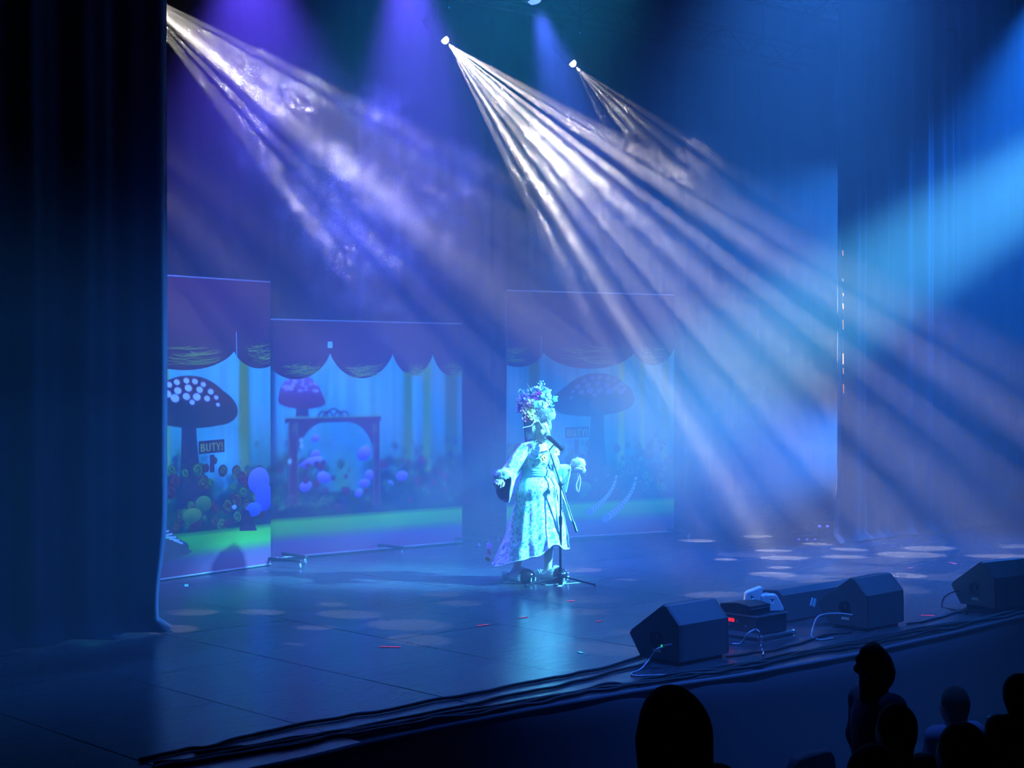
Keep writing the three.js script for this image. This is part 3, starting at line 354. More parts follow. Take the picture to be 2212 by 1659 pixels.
// body: one surface; head and hands on finer grids of their own
const HEAD = V(0.005, 1.475, 0.045);
{
  const H = (x, y, z) => V(HEAD.x + x, HEAD.y + y, HEAD.z + z);
  const foot = (x, z) => [cap(V(x, 0.07, z - 0.03), V(x + 0.01, 0.045, z + 0.10), 0.038, 0.03)];
  const bodyF = join([cap(V(0, 1.02, 0), V(0, 1.20, 0.0), 0.115, 0.135), ell(V(0, 1.22, 0.01), 0.165, 0.14, 0.115), cap(V(-0.13, 1.305, -0.01), V(0.13, 1.305, -0.01), 0.05), ell(V(0, 0.9, 0), 0.17, 0.15, 0.125), cap(V(0, 1.3, -0.01), H(0, -0.05, -0.03), 0.062, 0.05),
    cap(V(-0.085, 0.88, 0), V(-0.115, 0.47, -0.02), 0.088, 0.056), cap(V(-0.115, 0.47, -0.02), V(-0.16, 0.08, -0.14), 0.056, 0.034), cap(V(0.085, 0.88, 0), V(0.12, 0.47, 0.06), 0.088, 0.056), cap(V(0.12, 0.47, 0.06), V(0.14, 0.08, 0.02), 0.056, 0.034), ...foot(-0.16, -0.13), ...foot(0.14, 0.03),
    cap(V(-0.155, 1.30, -0.01), V(-0.34, 1.08, -0.05), 0.05, 0.04), cap(V(-0.34, 1.08, -0.05), V(-0.535, 1.035, 0.03), 0.04, 0.027), cap(V(0.155, 1.30, -0.01), V(0.30, 1.07, -0.03), 0.05, 0.04), cap(V(0.30, 1.07, -0.03), V(0.415, 1.085, 0.10), 0.04, 0.027)], 0.05);
  const body = nets(bodyF, V(-0.6, -0.02, -0.24), V(0.5, 1.45, 0.22), 0.0115);
  let face = join([ell(H(0, 0.04, -0.02), 0.078, 0.10, 0.092), ell(H(0, -0.02, 0.02), 0.062, 0.085, 0.068), ell(H(0, -0.085, 0.045), 0.032, 0.03, 0.034), ell(H(-0.04, -0.012, 0.055), 0.025, 0.022, 0.02), ell(H(0.04, -0.012, 0.055), 0.025, 0.022, 0.02), cap(H(0, 0.03, 0.082), H(0, -0.015, 0.108), 0.008, 0.013), ell(H(-0.012, -0.02, 0.094), 0.009, 0.007, 0.01), ell(H(0.012, -0.02, 0.094), 0.009, 0.007, 0.01), cap(H(-0.045, 0.038, 0.068), H(0.045, 0.038, 0.068), 0.012), cap(H(0, -0.05, -0.03), V(0, 1.36, -0.01), 0.05, 0.055), ell(H(-0.08, 0.0, -0.02), 0.012, 0.03, 0.02), ell(H(0.08, 0.0, -0.02), 0.012, 0.03, 0.02)], 0.024);
  face = cut(face, [ell(H(-0.032, 0.017, 0.09), 0.018, 0.012, 0.016), ell(H(0.032, 0.017, 0.09), 0.018, 0.012, 0.016)], 0.012);
  const lip = (y, r) => { const pts = [-1, -0.5, 0, 0.5, 1]; return pts.slice(1).map((t, i) => { const f = (q) => H(q * 0.026, y + (y > -0.05 ? -1 : 1) * q * q * 0.016, 0.083 - q * q * 0.016); return cap(f(pts[i]), f(t), r); }); };
  face = cut(join([face, ...lip(-0.038, 0.006), ...lip(-0.082, 0.007)], 0.008), [ell(H(0, -0.06, 0.09), 0.021, 0.021, 0.035)], 0.004);
  const head = nets(face, H(-0.11, -0.14, -0.13), H(0.11, 0.16, 0.14), 0.0038);
  // a hand: palm, four bent fingers of different lengths, a thumb from the side of the palm
  function hand(wrist, along, back, s, curl) {
    const d = along.clone().normalize(), b = back.clone().addScaledVector(d, -back.dot(d)).normalize(), r = d.clone().cross(b).multiplyScalar(s), q = (u, v, w) => wrist.clone().addScaledVector(d, u).addScaledVector(r, v).addScaledVector(b, w), L = [cap(q(-0.03, 0, 0), q(0.02, 0, 0), 0.026, 0.022), cap(q(0.02, 0.012, 0), q(0.075, 0.024, 0), 0.017, 0.013), cap(q(0.02, -0.01, 0), q(0.07, -0.024, 0), 0.017, 0.012), cap(q(0.02, 0, 0), q(0.078, 0, 0), 0.018, 0.014)];
    [[0.027, 0.078, 0.033], [0.009, 0.083, 0.037], [-0.009, 0.08, 0.034], [-0.026, 0.072, 0.027]].forEach(([v, u, l], k) => { let p = q(u, v, 0.002), a = curl * 0.6 + k * 0.1; for (let j = 0; j < 3; j++) { const e = p.clone().addScaledVector(d, Math.cos(a) * l * (1 - j * 0.22)).addScaledVector(b, -Math.sin(a) * l * (1 - j * 0.22)).addScaledVector(r, v * 0.12); L.push(cap(p, e, 0.0088 - j * 0.0008, 0.008 - j * 0.0009)); p = e; a += curl; } });
    let p = q(0.018, 0.022, -0.004); for (const [u, v, w] of [[0.045, 0.048, -0.014], [0.072, 0.054, -0.026], [0.092, 0.05, -0.034]]) { const e = q(u, v, w); L.push(cap(p, e, 0.0105, 0.009)); p = e; }
    const c = q(0.06, 0, -0.02); return nets(join(L, 0.008), c.clone().add(V(-0.13, -0.13, -0.13)), c.clone().add(V(0.13, 0.13, 0.13)), 0.0035);
  }
  const handR = hand(V(-0.54, 1.035, 0.032), V(-0.8, -0.25, 0.45), V(-0.15, 0.9, 0.35), -1, 0.95), handL = hand(V(0.418, 1.087, 0.103), V(0.55, 0.25, 0.8), V(0.1, 0.95, -0.3), 1, 0.85);
  part('body', [body, head, handR, handL], skin, singer);
  for (const s of [-1, 1]) { part('eye', ball(H(s * 0.032, 0.015, 0.066), 0.0125), std([0.8, 0.8, 0.82], 0.2), singer); part('eyelid', ball(H(s * 0.032, 0.0185, 0.0665), 0.0132, 1.1, 0.75, 1), std([0.10, 0.06, 0.10], 0.6), singer, 'dark made-up eyelid'); part('eyebrow', tube([H(s * 0.012, 0.040, 0.086), H(s * 0.03, 0.05, 0.082), H(s * 0.052, 0.043, 0.066)], 0.0042, 6), darkTrim, singer); }
  part('lips', [tube([-1, -0.5, 0, 0.5, 1].map((q) => H(q * 0.025, -0.039 - q * q * 0.016, 0.0875 - q * q * 0.016)), 0.0042, 6), tube([-1, -0.5, 0, 0.5, 1].map((q) => H(q * 0.024, -0.081 + q * q * 0.014, 0.0885 - q * q * 0.016)), 0.0045, 6)], std([0.3, 0.05, 0.1], 0.35), singer);
  part('teeth', boxG(HEAD.x - 0.014, HEAD.x + 0.014, HEAD.y - 0.050, HEAD.y - 0.043, HEAD.z + 0.07, HEAD.z + 0.078), std([0.8, 0.8, 0.78], 0.3), singer);
}
// gown: skirt with an uneven hem, fitted bodice, wide hanging sleeves
const gown = new THREE.Group(); gown.name = 'gown'; singer.add(gown);
{
  const left = V(-Math.cos(YAW), 0, -Math.sin(YAW)), A0 = Math.atan2(left.z, left.x);
  const skirt = (inset) => (u, v) => {
    const th = u * 2 * Math.PI + A0, c = Math.cos(th - A0), sN = Math.sin(th - A0);   // c = 1 on the picture's left
    const hem = 0.285 - 0.125 * Math.pow(Math.max(c, 0), 1.6) + 0.05 * Math.max(-c, 0) + 0.085 * Math.exp(-Math.pow((((th - A0 + 12.566) % 6.2832) - 4.15) / 0.35, 2));
    const y = lerp(1.05, hem, v), t = Math.pow(v, 0.85), R = lerp(0.135, 0.345, t) + 0.05 * Math.sin(Math.PI * Math.min(1, v * 3.2)) * (1 - v) + 0.085 * Math.pow(v, 3) * Math.max(c, 0);
    const fold = 0.011 * v * Math.sin(th * 9 + 1.2 * Math.sin(v * 3)) + 0.006 * v * Math.sin(th * 17 + 2 + 3 * v) + 0.012 * v * noise.noise(th * 3, v * 5, 1);
    const r = R + fold - inset, cx = -0.03 * v;
    return V(cx * 0.73 + r * Math.cos(th) * (1 - 0.1 * v), y + inset * 0.3 * v, cx * 0.68 + r * Math.sin(th) * (0.86 + 0.1 * v));
  };
  part('skirt', cloth(skirt(0), 200, 70, 0.006, [5, 2.4]), brocade, gown); part('skirt_lining', cloth(skirt(0.014), 120, 30, 0.004), lining, gown, 'purple inner lining of the skirt');
  const hemPts = []; for (let k = 0; k < 160; k++) { const p = skirt(-0.004)(k / 160, 1); hemPts.push(p); }
  part('hem_piping', new THREE.TubeGeometry(new THREE.CatmullRomCurve3(hemPts, true), 320, 0.008, 6, true), std([0.75, 0.85, 0.85], 0.5), gown);
  const bod = cut(join([cap(V(0, 1.04, 0), V(0, 1.20, 0.0), 0.132, 0.15), ell(V(0, 1.22, 0.012), 0.182, 0.14, 0.132), cap(V(-0.135, 1.30, -0.01), V(0.135, 1.30, -0.01), 0.066)], 0.05), [cap(V(0, 1.40, 0.02), V(0, 1.27, 0.16), 0.065, 0.05), cap(V(0, 1.5, -0.02), V(0, 1.35, -0.01), 0.075), (x, y) => y - 1.02], 0.012);
  const bg = nets(bod, V(-0.24, 0.98, -0.2), V(0.24, 1.4, 0.2), 0.009), bp = bg.attributes.position, uv = []; for (let i = 0; i < bp.count; i++) uv.push((bp.getX(i) + bp.getZ(i) * 0.6) * 2.2, bp.getY(i) * 2.2); bg.setAttribute('uv', new THREE.Float32BufferAttribute(uv, 2)); part('bodice', bg, brocade, gown);
  // sleeves: rings along the arm; the lower side hangs into a bell at the cuff
  function sleeve(sh, el, wr, drop, nm) {
    const path = new THREE.CatmullRomCurve3([sh, sh.clone().lerp(el, 0.55).add(V(0, 0.012, 0)), el, el.clone().lerp(wr, 0.6), wr]);
    const f = (k) => (u, v) => { const p = path.getPoint(v), d = path.getTangent(v), up = V(0, 1, 0).addScaledVector(d, -d.y).normalize(), si = d.clone().cross(up), a = u * 2 * Math.PI, ca = Math.cos(a), r = lerp(0.078, 0.085, v) * (1 + 0.09 * Math.sin(a * 5 + v * 9) * (0.4 + v)) - k, hang = ca < 0 ? -ca : 0; const q = p.addScaledVector(si, Math.sin(a) * r * (0.85 + 0.1 * v)).addScaledVector(up, ca * r * (ca > 0 ? lerp(0.95, 0.5, v) : 1)); q.y -= Math.pow(hang, 0.8) * drop * sstep(0.3, 1, v); q.addScaledVector(d, -hang * 0.05 * v); return q; };
    part('sleeve', cloth(f(0), 64, 40, 0.005, [1.4, 1.6]), brocade, gown); part('sleeve_lining', cloth(f(0.008), 48, 24, 0.003), lining, gown, 'shiny purple sleeve lining');
    const rim = []; for (let k = 0; k < 40; k++) rim.push(f(-0.002)(k / 40, 1)); part('cuff_piping', new THREE.TubeGeometry(new THREE.CatmullRomCurve3(rim, true), 120, 0.006, 6, true), std([0.8, 0.88, 0.88], 0.5), gown);
  }
  sleeve(V(-0.13, 1.30, -0.01), V(-0.34, 1.085, -0.05), V(-0.50, 1.04, 0.02), 0.17); sleeve(V(0.13, 1.30, -0.01), V(0.30, 1.075, -0.03), V(0.40, 1.08, 0.085), 0.13);
  // sash, knot and hanging ribbons
  part('sash', [0, 1, 2].map((k) => new THREE.TorusGeometry(0.139, 0.019, 8, 48).rotateX(Math.PI / 2 + 0.06 * (k - 1)).scale(1.02, 1.1, 0.98).translate(0, 1.045 + k * 0.026, 0.002)), std([0.35, 0.6, 0.62], 0.4), gown, 'folded teal sash');
  part('sash_knot', [ball(V(0.06, 1.05, 0.14), 0.032, 1, 1.2, 0.7), ball(V(0.03, 1.03, 0.145), 0.026, 0.9, 1.5, 0.6), ball(V(0.09, 1.025, 0.135), 0.026, 0.9, 1.6, 0.6)], std([0.55, 0.75, 0.75], 0.4), gown);
  const ribbon = (x, w, L, ph) => cloth((u, v) => V(x + (u - 0.5) * w + 0.02 * Math.sin(v * 5 + ph), 1.03 - v * L, 0.15 + 0.17 * Math.pow(v, 0.9) + 0.012 * Math.sin(v * 9 + ph) + 0.02), 4, 30, 0.004);
  part('ribbon', ribbon(0.05, 0.035, 0.56, 0), std([0.6, 0.78, 0.8], 0.4), gown); part('ribbon', ribbon(0.10, 0.03, 0.68, 1.2), darkTrim, gown, 'dark beaded ribbon'); part('ribbon', ribbon(0.13, 0.03, 0.42, 2.2), std([0.5, 0.72, 0.76], 0.4), gown);
  const beads = []; for (let k = 0; k < 34; k++) { const v = 0.25 + k / 34 * 0.72; beads.push(ball(V(0.10 + rnd(-0.012, 0.012) + 0.02 * Math.sin(v * 5 + 1.2), 1.03 - v * 0.68, 0.178 + 0.17 * Math.pow(v, 0.9) + 0.012 * Math.sin(v * 9 + 1.2)), rnd(0.004, 0.008), 1, 1, 1, 6)); }
  part('beads', beads, std([0.95, 0.92, 0.95], 0.1, { metalness: 0.7 }), gown, 'sparkling beads');
  // V-shaped dark neck trim, ruffles and chest flowers
  part('neck_trim', [tube([V(-0.1, 1.355, -0.03), V(-0.075, 1.32, 0.07), V(-0.03, 1.22, 0.135), V(0.05, 1.09, 0.145)], 0.012, 6), tube([V(0.1, 1.355, -0.03), V(0.085, 1.32, 0.07), V(0.085, 1.2, 0.14), V(0.07, 1.07, 0.145)], 0.013, 6)], darkTrim, gown, 'dark band round the neckline');
}
const ruffle = []; for (let k = 0; k < 900; k++) { const a = V(rnd(-0.06, 0.06), rnd(1.16, 1.27), 0.135), d = V(rnd(-0.5, 0.5), rnd(-0.7, 0.5), 1).normalize(); ruffle.push([a, a.clone().addScaledVector(d, rnd(0.015, 0.04)), 0.0025]); }
for (let k = 0; k < 700; k++) { const s = k % 2 ? 1 : -1, a = V(s * rnd(0.1, 0.15), rnd(1.27, 1.36), rnd(0.03, 0.08)); ruffle.push([a, a.clone().add(rv(0.035)).add(V(0, 0, 0.015)), 0.0025]); }
strands(ruffle, whiteFur, gown, 'ruffle', 'white fluffy ruffle on chest and shoulders');
function puff(c, r, n, name, squash = V(1, 1, 1)) { const l = []; for (let k = 0; k < n; k++) { const d = rv(1).normalize(); l.push([c.clone().addScaledVector(d, r * 0.3), c.clone().add(d.multiplyScalar(r * rnd(0.7, 1.25)).multiply(squash)), 0.0028, V(0, -0.003, 0)]); } return strands(l, whiteFur, gown, name, 'white fluffy fur cuff'); }
puff(V(-0.525, 1.075, 0.045), 0.062, 1500, 'fur_cuff', V(1.7, 0.8, 1.1)); puff(V(0.455, 1.135, 0.135), 0.062, 1500, 'fur_cuff', V(1.15, 1, 1.1));
part('wrist_ribbon', [tube([V(0.44, 1.08, 0.13), V(0.455, 1.0, 0.14), V(0.435, 0.93, 0.13), V(0.44, 0.87, 0.14)], 0.006, 6), tube([V(0.45, 1.08, 0.13), V(0.475, 0.98, 0.15), V(0.46, 0.86, 0.14)], 0.006, 6)], std([0.55, 0.3, 0.45], 0.5), gown);
// a flower: cupped petals round a centre, coloured by vertex
function flowerG(c, facing, r, petals, col, centre, cup = 0.5) {
  const L = [], q = new THREE.Quaternion().setFromUnitVectors(V(0, 0, 1), facing.clone().normalize()), paint = (g, k) => { const n = g.attributes.position.count, a = new Float32Array(n * 3); for (let i = 0; i < n; i++) { const s = rnd(0.85, 1.1); a[i * 3] = k[0] * s; a[i * 3 + 1] = k[1] * s; a[i * 3 + 2] = k[2] * s; } g.setAttribute('color', new THREE.BufferAttribute(a, 3)); return g; };
  for (const [n, rr, tilt, off] of [[petals, 1, cup, 0], [petals, 0.68, cup + 0.5, 0.5]]) for (let k = 0; k < n; k++) L.push(paint(new THREE.SphereGeometry(1, 8, 6).scale(r * rr * 0.52, r * rr * 0.34, r * 0.09).translate(r * rr * 0.55, 0, 0).rotateY(-tilt).rotateZ((k + off) / n * 6.283 + rnd(-0.1, 0.1)), col));
  L.push(paint(new THREE.SphereGeometry(r * 0.2, 8, 6).translate(0, 0, r * 0.16), centre));
  const g = merge(L); g.applyQuaternion(q); return g.translate(c.x, c.y, c.z);
}
const petalMat = std([1, 1, 1], 0.7, { vertexColors: true }), leafMat = std([0.16, 0.42, 0.30], 0.6);
part('chest_flower', flowerG(V(-0.09, 1.215, 0.165), V(-0.3, 0.1, 1), 0.05, 7, [0.9, 0.5, 0.10], [0.5, 0.15, 0.05]), petalMat, gown, 'orange chest flower'); part('chest_flower', flowerG(V(0.125, 1.265, 0.135), V(0.2, 0.2, 1), 0.048, 7, [0.85, 0.6, 0.12], [0.5, 0.2, 0.05]), petalMat, gown, 'yellow chest flower');
{ const p = [[-0.36, 0.36, -0.26], [-0.375, 0.31, -0.25], [-0.365, 0.25, -0.28]]; part('hip_flower', flowerG(V(...p[0]), V(-1, 0.4, -0.2), 0.05, 5, [0.6, 0.45, 0.7], [0.3, 0.1, 0.3], 0.8), petalMat, gown); part('hip_flower', flowerG(V(...p[1]), V(-1, -0.1, 0), 0.045, 5, [0.8, 0.35, 0.4], [0.4, 0.1, 0.1], 0.8), petalMat, gown); part('hip_flower', flowerG(V(...p[2]), V(-1, -0.4, 0.2), 0.05, 5, [0.9, 0.55, 0.35], [0.6, 0.2, 0.1], 0.9), petalMat, gown); part('sprig', tube([V(-0.37, 0.37, -0.26), V(-0.4, 0.42, -0.28), V(-0.42, 0.45, -0.27)], 0.004, 5), leafMat, gown); }
// paw slippers
for (const [x, z, t] of [[-0.16, -0.13, 0.25], [0.145, 0.03, 0.2]]) {
  const s = new THREE.Group(); s.name = 'slipper'; s.position.set(x, 0, z); s.rotation.y = t; singer.add(s);
  part('slipper_body', nets(join([ell(V(0, 0.055, -0.03), 0.06, 0.05, 0.085), ell(V(0, 0.06, 0.09), 0.085, 0.06, 0.11)], 0.04), V(-0.12, -0.01, -0.16), V(0.12, 0.16, 0.24), 0.008), whiteFur, s);
  part('toe_cap', nets(cut(join([ell(V(0, 0.07, 0.115), 0.088, 0.075, 0.10)], 0.02), [(px, py) => py - 0.004, (px, py, pz) => pz - 0.085]), V(-0.12, -0.01, 0), V(0.12, 0.17, 0.25), 0.007), gloss, s, 'glossy black toe cap');
  for (const k of [-1, 0, 1]) part('claw', tube([V(k * 0.04, 0.085, 0.195 - Math.abs(k) * 0.016), V(k * 0.042, 0.055, 0.212 - Math.abs(k) * 0.016), V(k * 0.042, 0.025, 0.208 - Math.abs(k) * 0.016)], 0.007, 6), std([0.85, 0.88, 0.9], 0.25), s);
  const l = []; for (let k = 0; k < 700; k++) { const a = rnd(0, Math.PI), p = V(Math.cos(a) * 0.085, 0.03 + Math.sin(a) * 0.105, rnd(0.06, 0.095)), d = V(Math.cos(a), Math.sin(a), rnd(-0.2, 0.7)).normalize(); l.push([p.clone().addScaledVector(d, -0.01), p.clone().addScaledVector(d, rnd(0.012, 0.03)), 0.0028]); }
  for (let k = 0; k < 400; k++) { const a = rnd(0, 6.28), p = V(Math.cos(a) * 0.055, rnd(0.02, 0.1), -0.06 + Math.sin(a) * 0.06); l.push([p, p.clone().add(V(Math.cos(a) * 0.025, rnd(-0.02, 0.02), Math.sin(a) * 0.025)), 0.0028]); }
  strands(l, whiteFur, s, 'fur_trim');
}
// headdress: a white furry cat mask worn on top, covered in flowers
const hat = new THREE.Group(); hat.name = 'headdress'; hat.position.set(HEAD.x - 0.012, HEAD.y + 0.152, HEAD.z - 0.012); hat.rotation.set(-0.1, 0.1, 0); singer.add(hat);
{
  part('hat_base', nets(cut(join([ell(V(0, 0.085, -0.03), 0.128, 0.13, 0.14), ell(V(0, 0.035, 0.07), 0.085, 0.062, 0.075), ell(V(0, -0.04, -0.02), 0.108, 0.08, 0.115)], 0.04), [ell(V(0, -0.12, 0.02), 0.085, 0.11, 0.105)], 0.01), V(-0.18, -0.16, -0.22), V(0.18, 0.30, 0.20), 0.0075), whiteFur, hat);
  const l = [];
  for (let k = 0; k < 3400; k++) { const th = rnd(0, 6.283), ph = rnd(-0.4, 0.6), n = V(Math.cos(th) * Math.cos(ph), Math.sin(ph), Math.sin(th) * Math.cos(ph)), p = V(n.x * 0.115, 0.0 + n.y * 0.09, n.z * 0.13 + 0.0); if (n.z > 0.2) p.add(V(0, 0.01, 0.02 * n.z)); if (p.y > 0.045 && n.z > 0.3 && Math.abs(p.x) > 0.03) continue; l.push([p, p.clone().add(n.multiplyScalar(rnd(0.012, 0.034))).add(V(0, rnd(-0.03, 0.0), 0)), 0.0022]); }
  strands(l, whiteFur, hat, 'hat_fur');
  for (const s of [-1, 1]) { part('mask_eye', [ball(V(s * 0.068, 0.1, 0.092), 0.042, 1.15, 0.9, 0.6, 16)], std([0.85, 0.9, 0.85], 0.15), hat); part('mask_iris', [ball(V(s * 0.076, 0.098, 0.108), 0.027, 0.7, 1.1, 0.5)], std([0.12, 0.5, 0.35], 0.15), hat); part('mask_pupil', ball(V(s * 0.078, 0.098, 0.118), 0.018, 0.45, 1.2, 0.4), gloss, hat); const la = []; for (let k = 0; k < 8; k++) la.push([V(s * (0.04 + k * 0.009), 0.068, 0.108), V(s * (0.03 + k * 0.011), 0.04, 0.135), 0.0026]); strands(la, darkTrim, hat, 'mask_lashes'); }
  part('mask_nose', [ball(V(0, 0.072, 0.15), 0.02, 1.3, 0.75, 0.7), rod(V(0, 0.07, 0.154), V(0, 0.035, 0.162), 0.004), tube([V(-0.034, 0.022, 0.155), V(-0.014, 0.016, 0.164), V(0, 0.036, 0.164), V(0.014, 0.016, 0.164), V(0.034, 0.022, 0.155)], 0.005, 6)], darkTrim, hat);
  for (const s of [-1, 1]) part('mask_mark', tube([V(s * 0.016, 0.092, 0.146), V(s * 0.022, 0.112, 0.134), V(s * 0.012, 0.122, 0.128)], 0.005, 6), darkTrim, hat);
  // wig strands framing the face
  const w = []; for (let k = 0; k < 900; k++) { const s = k % 3 ? -1 : 1, a = V(s * rnd(0.075, 0.105), rnd(-0.06, -0.02), s < 0 ? rnd(-0.07, 0.015) : rnd(-0.03, 0.06)); w.push([a, a.clone().add(V(s * rnd(-0.005, 0.03), -rnd(0.08, s < 0 ? 0.2 : 0.16), rnd(-0.02, 0.01))), 0.0028, V(s * 0.014, 0, 0.0)]); }
  for (let k = 0; k < 420; k++) { const a = V(rnd(-0.085, 0.085), rnd(-0.04, -0.01), 0); a.z = 0.085 * Math.sqrt(Math.max(0.05, 1 - (a.x / 0.12) ** 2)) + 0.02; w.push([a, a.clone().add(V(rnd(-0.01, 0.01), -rnd(0.012, 0.03), rnd(0.005, 0.02))), 0.0028]); }
  strands(w, hairWhite, hat, 'wig_strands', 'white wig strands round the face');
  part('wig_back', nets(join([cap(V(0, -0.03, -0.08), V(-0.02, -0.26, -0.10), 0.085, 0.06)], 0.02), V(-0.14, -0.36, -0.22), V(0.12, 0.08, 0.04), 0.01), std([0.28, 0.14, 0.28], 0.9), hat, 'dark purple hair at the back of the neck');
  // flowers, leaves, butterflies and sprigs
  const on = (th, ph, k = 1) => V(Math.cos(th) * Math.cos(ph) * 0.135 * k, 0.085 + Math.sin(ph) * 0.135 * k, -0.03 + Math.sin(th) * Math.cos(ph) * 0.145 * k), frontal = (p) => p.z > 0.03 && Math.abs(p.x) < 0.125 && p.y < 0.155, out = (p) => p.clone().sub(V(0, 0.08, -0.03)).normalize();
  const cols = [[0.55, 0.04, 0.35], [0.45, 0.05, 0.45], [0.75, 0.10, 0.25], [0.85, 0.55, 0.6], [0.9, 0.82, 0.8], [0.3, 0.08, 0.5], [0.4, 0.6, 0.75], [0.7, 0.78, 0.8]];
  for (let k = 0; k < 92; k++) { const th = k * 2.4, ph = Math.asin(lerp(-0.25, 0.985, (k + 0.5) / 92)), p = on(th, ph, rnd(1.02, 1.16)); if (frontal(p)) continue; const c = cols[Math.floor(rnd(0, 8))]; part('flower', flowerG(p, out(p), rnd(0.026, 0.046), 5 + (k % 2), c, [0.8, 0.6, 0.2], rnd(0.3, 0.8)), petalMat, hat); }
  for (const [x, y, z, r, c] of [[-0.17, 0.02, 0.02, 0.06, [0.8, 0.7, 0.25]], [-0.2, -0.03, 0.0, 0.05, [0.8, 0.3, 0.35]], [-0.15, 0.11, 0.03, 0.045, [0.9, 0.5, 0.45]], [-0.2, 0.04, -0.02, 0.045, [0.6, 0.3, 0.3]], [-0.13, -0.045, 0.05, 0.045, [0.85, 0.75, 0.75]], [-0.18, -0.02, 0.05, 0.042, [0.85, 0.65, 0.2]]]) { const p = V(x, y, z); part('flower', flowerG(p, V(-0.7, 0.3, 0.7), r, 6, c, [0.9, 0.8, 0.3], 0.4), petalMat, hat); }
  part('flower', flowerG(V(0.07, 0.225, 0.02), V(0.3, 1, 0.4), 0.062, 7, [0.95, 0.75, 0.72], [0.9, 0.7, 0.6], 0.9), petalMat, hat, 'large pale pink rose'); part('flower', flowerG(V(-0.03, 0.235, 0.03), V(-0.2, 1, 0.4), 0.05, 6, [0.92, 0.82, 0.85], [0.9, 0.8, 0.6], 0.8), petalMat, hat);
  const leaf = (p, d, L, w_) => { const q = new THREE.Quaternion().setFromUnitVectors(V(0, 1, 0), d.clone().normalize()), g = cloth((u, v) => V((u - 0.5) * w_ * Math.sin(Math.PI * Math.min(0.98, v * 0.95 + 0.04)), v * L, 0.18 * L * v * v - Math.abs(u - 0.5) * w_ * 0.4), 4, 8, 0.003); g.applyQuaternion(q); return g.translate(p.x, p.y, p.z); };
  for (let k = 0; k < 84; k++) { const th = rnd(0, 6.283), ph = rnd(-0.25, 1.3), p = on(th, ph, 1.0); if (frontal(p)) continue; const d = out(p).add(rv(0.7)); part('leaf', leaf(p, d, rnd(0.05, 0.085), rnd(0.025, 0.042)), k % 3 ? leafMat : std([0.25, 0.5, 0.5], 0.6), hat); }
  for (const [x, y, z, s, c] of [[0.145, 0.14, 0.10, 1, [0.25, 0.75, 0.3]], [-0.135, 0.09, 0.075, 1.25, [0.3, 0.65, 0.65]], [0.15, 0.21, 0.02, 1.1, [0.75, 0.85, 0.85]]]) { const b = []; for (const q of [-1, 1]) { b.push(leaf(V(x, y, z), V(q * 1, 0.8, 0.3), 0.05 * s, 0.04 * s), leaf(V(x, y, z), V(q * 0.9, -0.5, 0.3), 0.036 * s, 0.032 * s)); } b.push(rod(V(x, y - 0.02, z + 0.004), V(x, y + 0.02, z + 0.004), 0.003)); part('butterfly', b, std(c, 0.6), hat, 'artificial butterfly'); }
  const wire = std([0.7, 0.75, 0.6], 0.5);
  for (const pts of [[[-0.11, 0.22, 0.02], [-0.16, 0.27, 0.03], [-0.2, 0.3, 0.04]], [[-0.13, -0.03, 0.06], [-0.2, -0.1, 0.06], [-0.29, -0.12, 0.02]], [[-0.12, -0.05, 0.08], [-0.10, -0.12, 0.11], [-0.05, -0.16, 0.13]], [[0.0, 0.22, 0.02], [0.03, 0.28, 0.03], [0.05, 0.31, 0.03]], [[-0.16, 0.2, -0.02], [-0.24, 0.25, -0.02], [-0.27, 0.22, -0.02]]]) part('sprig', tube(pts.map((p) => V(...p)), 0.0042, 5), wire, hat);
  part('berries', Array.from({ length: 14 }, () => ball(V(rnd(0.02, 0.08), rnd(0.28, 0.33), rnd(0.0, 0.05)), 0.007, 1, 1, 1, 6)), std([0.75, 0.85, 0.8], 0.5), hat);
}
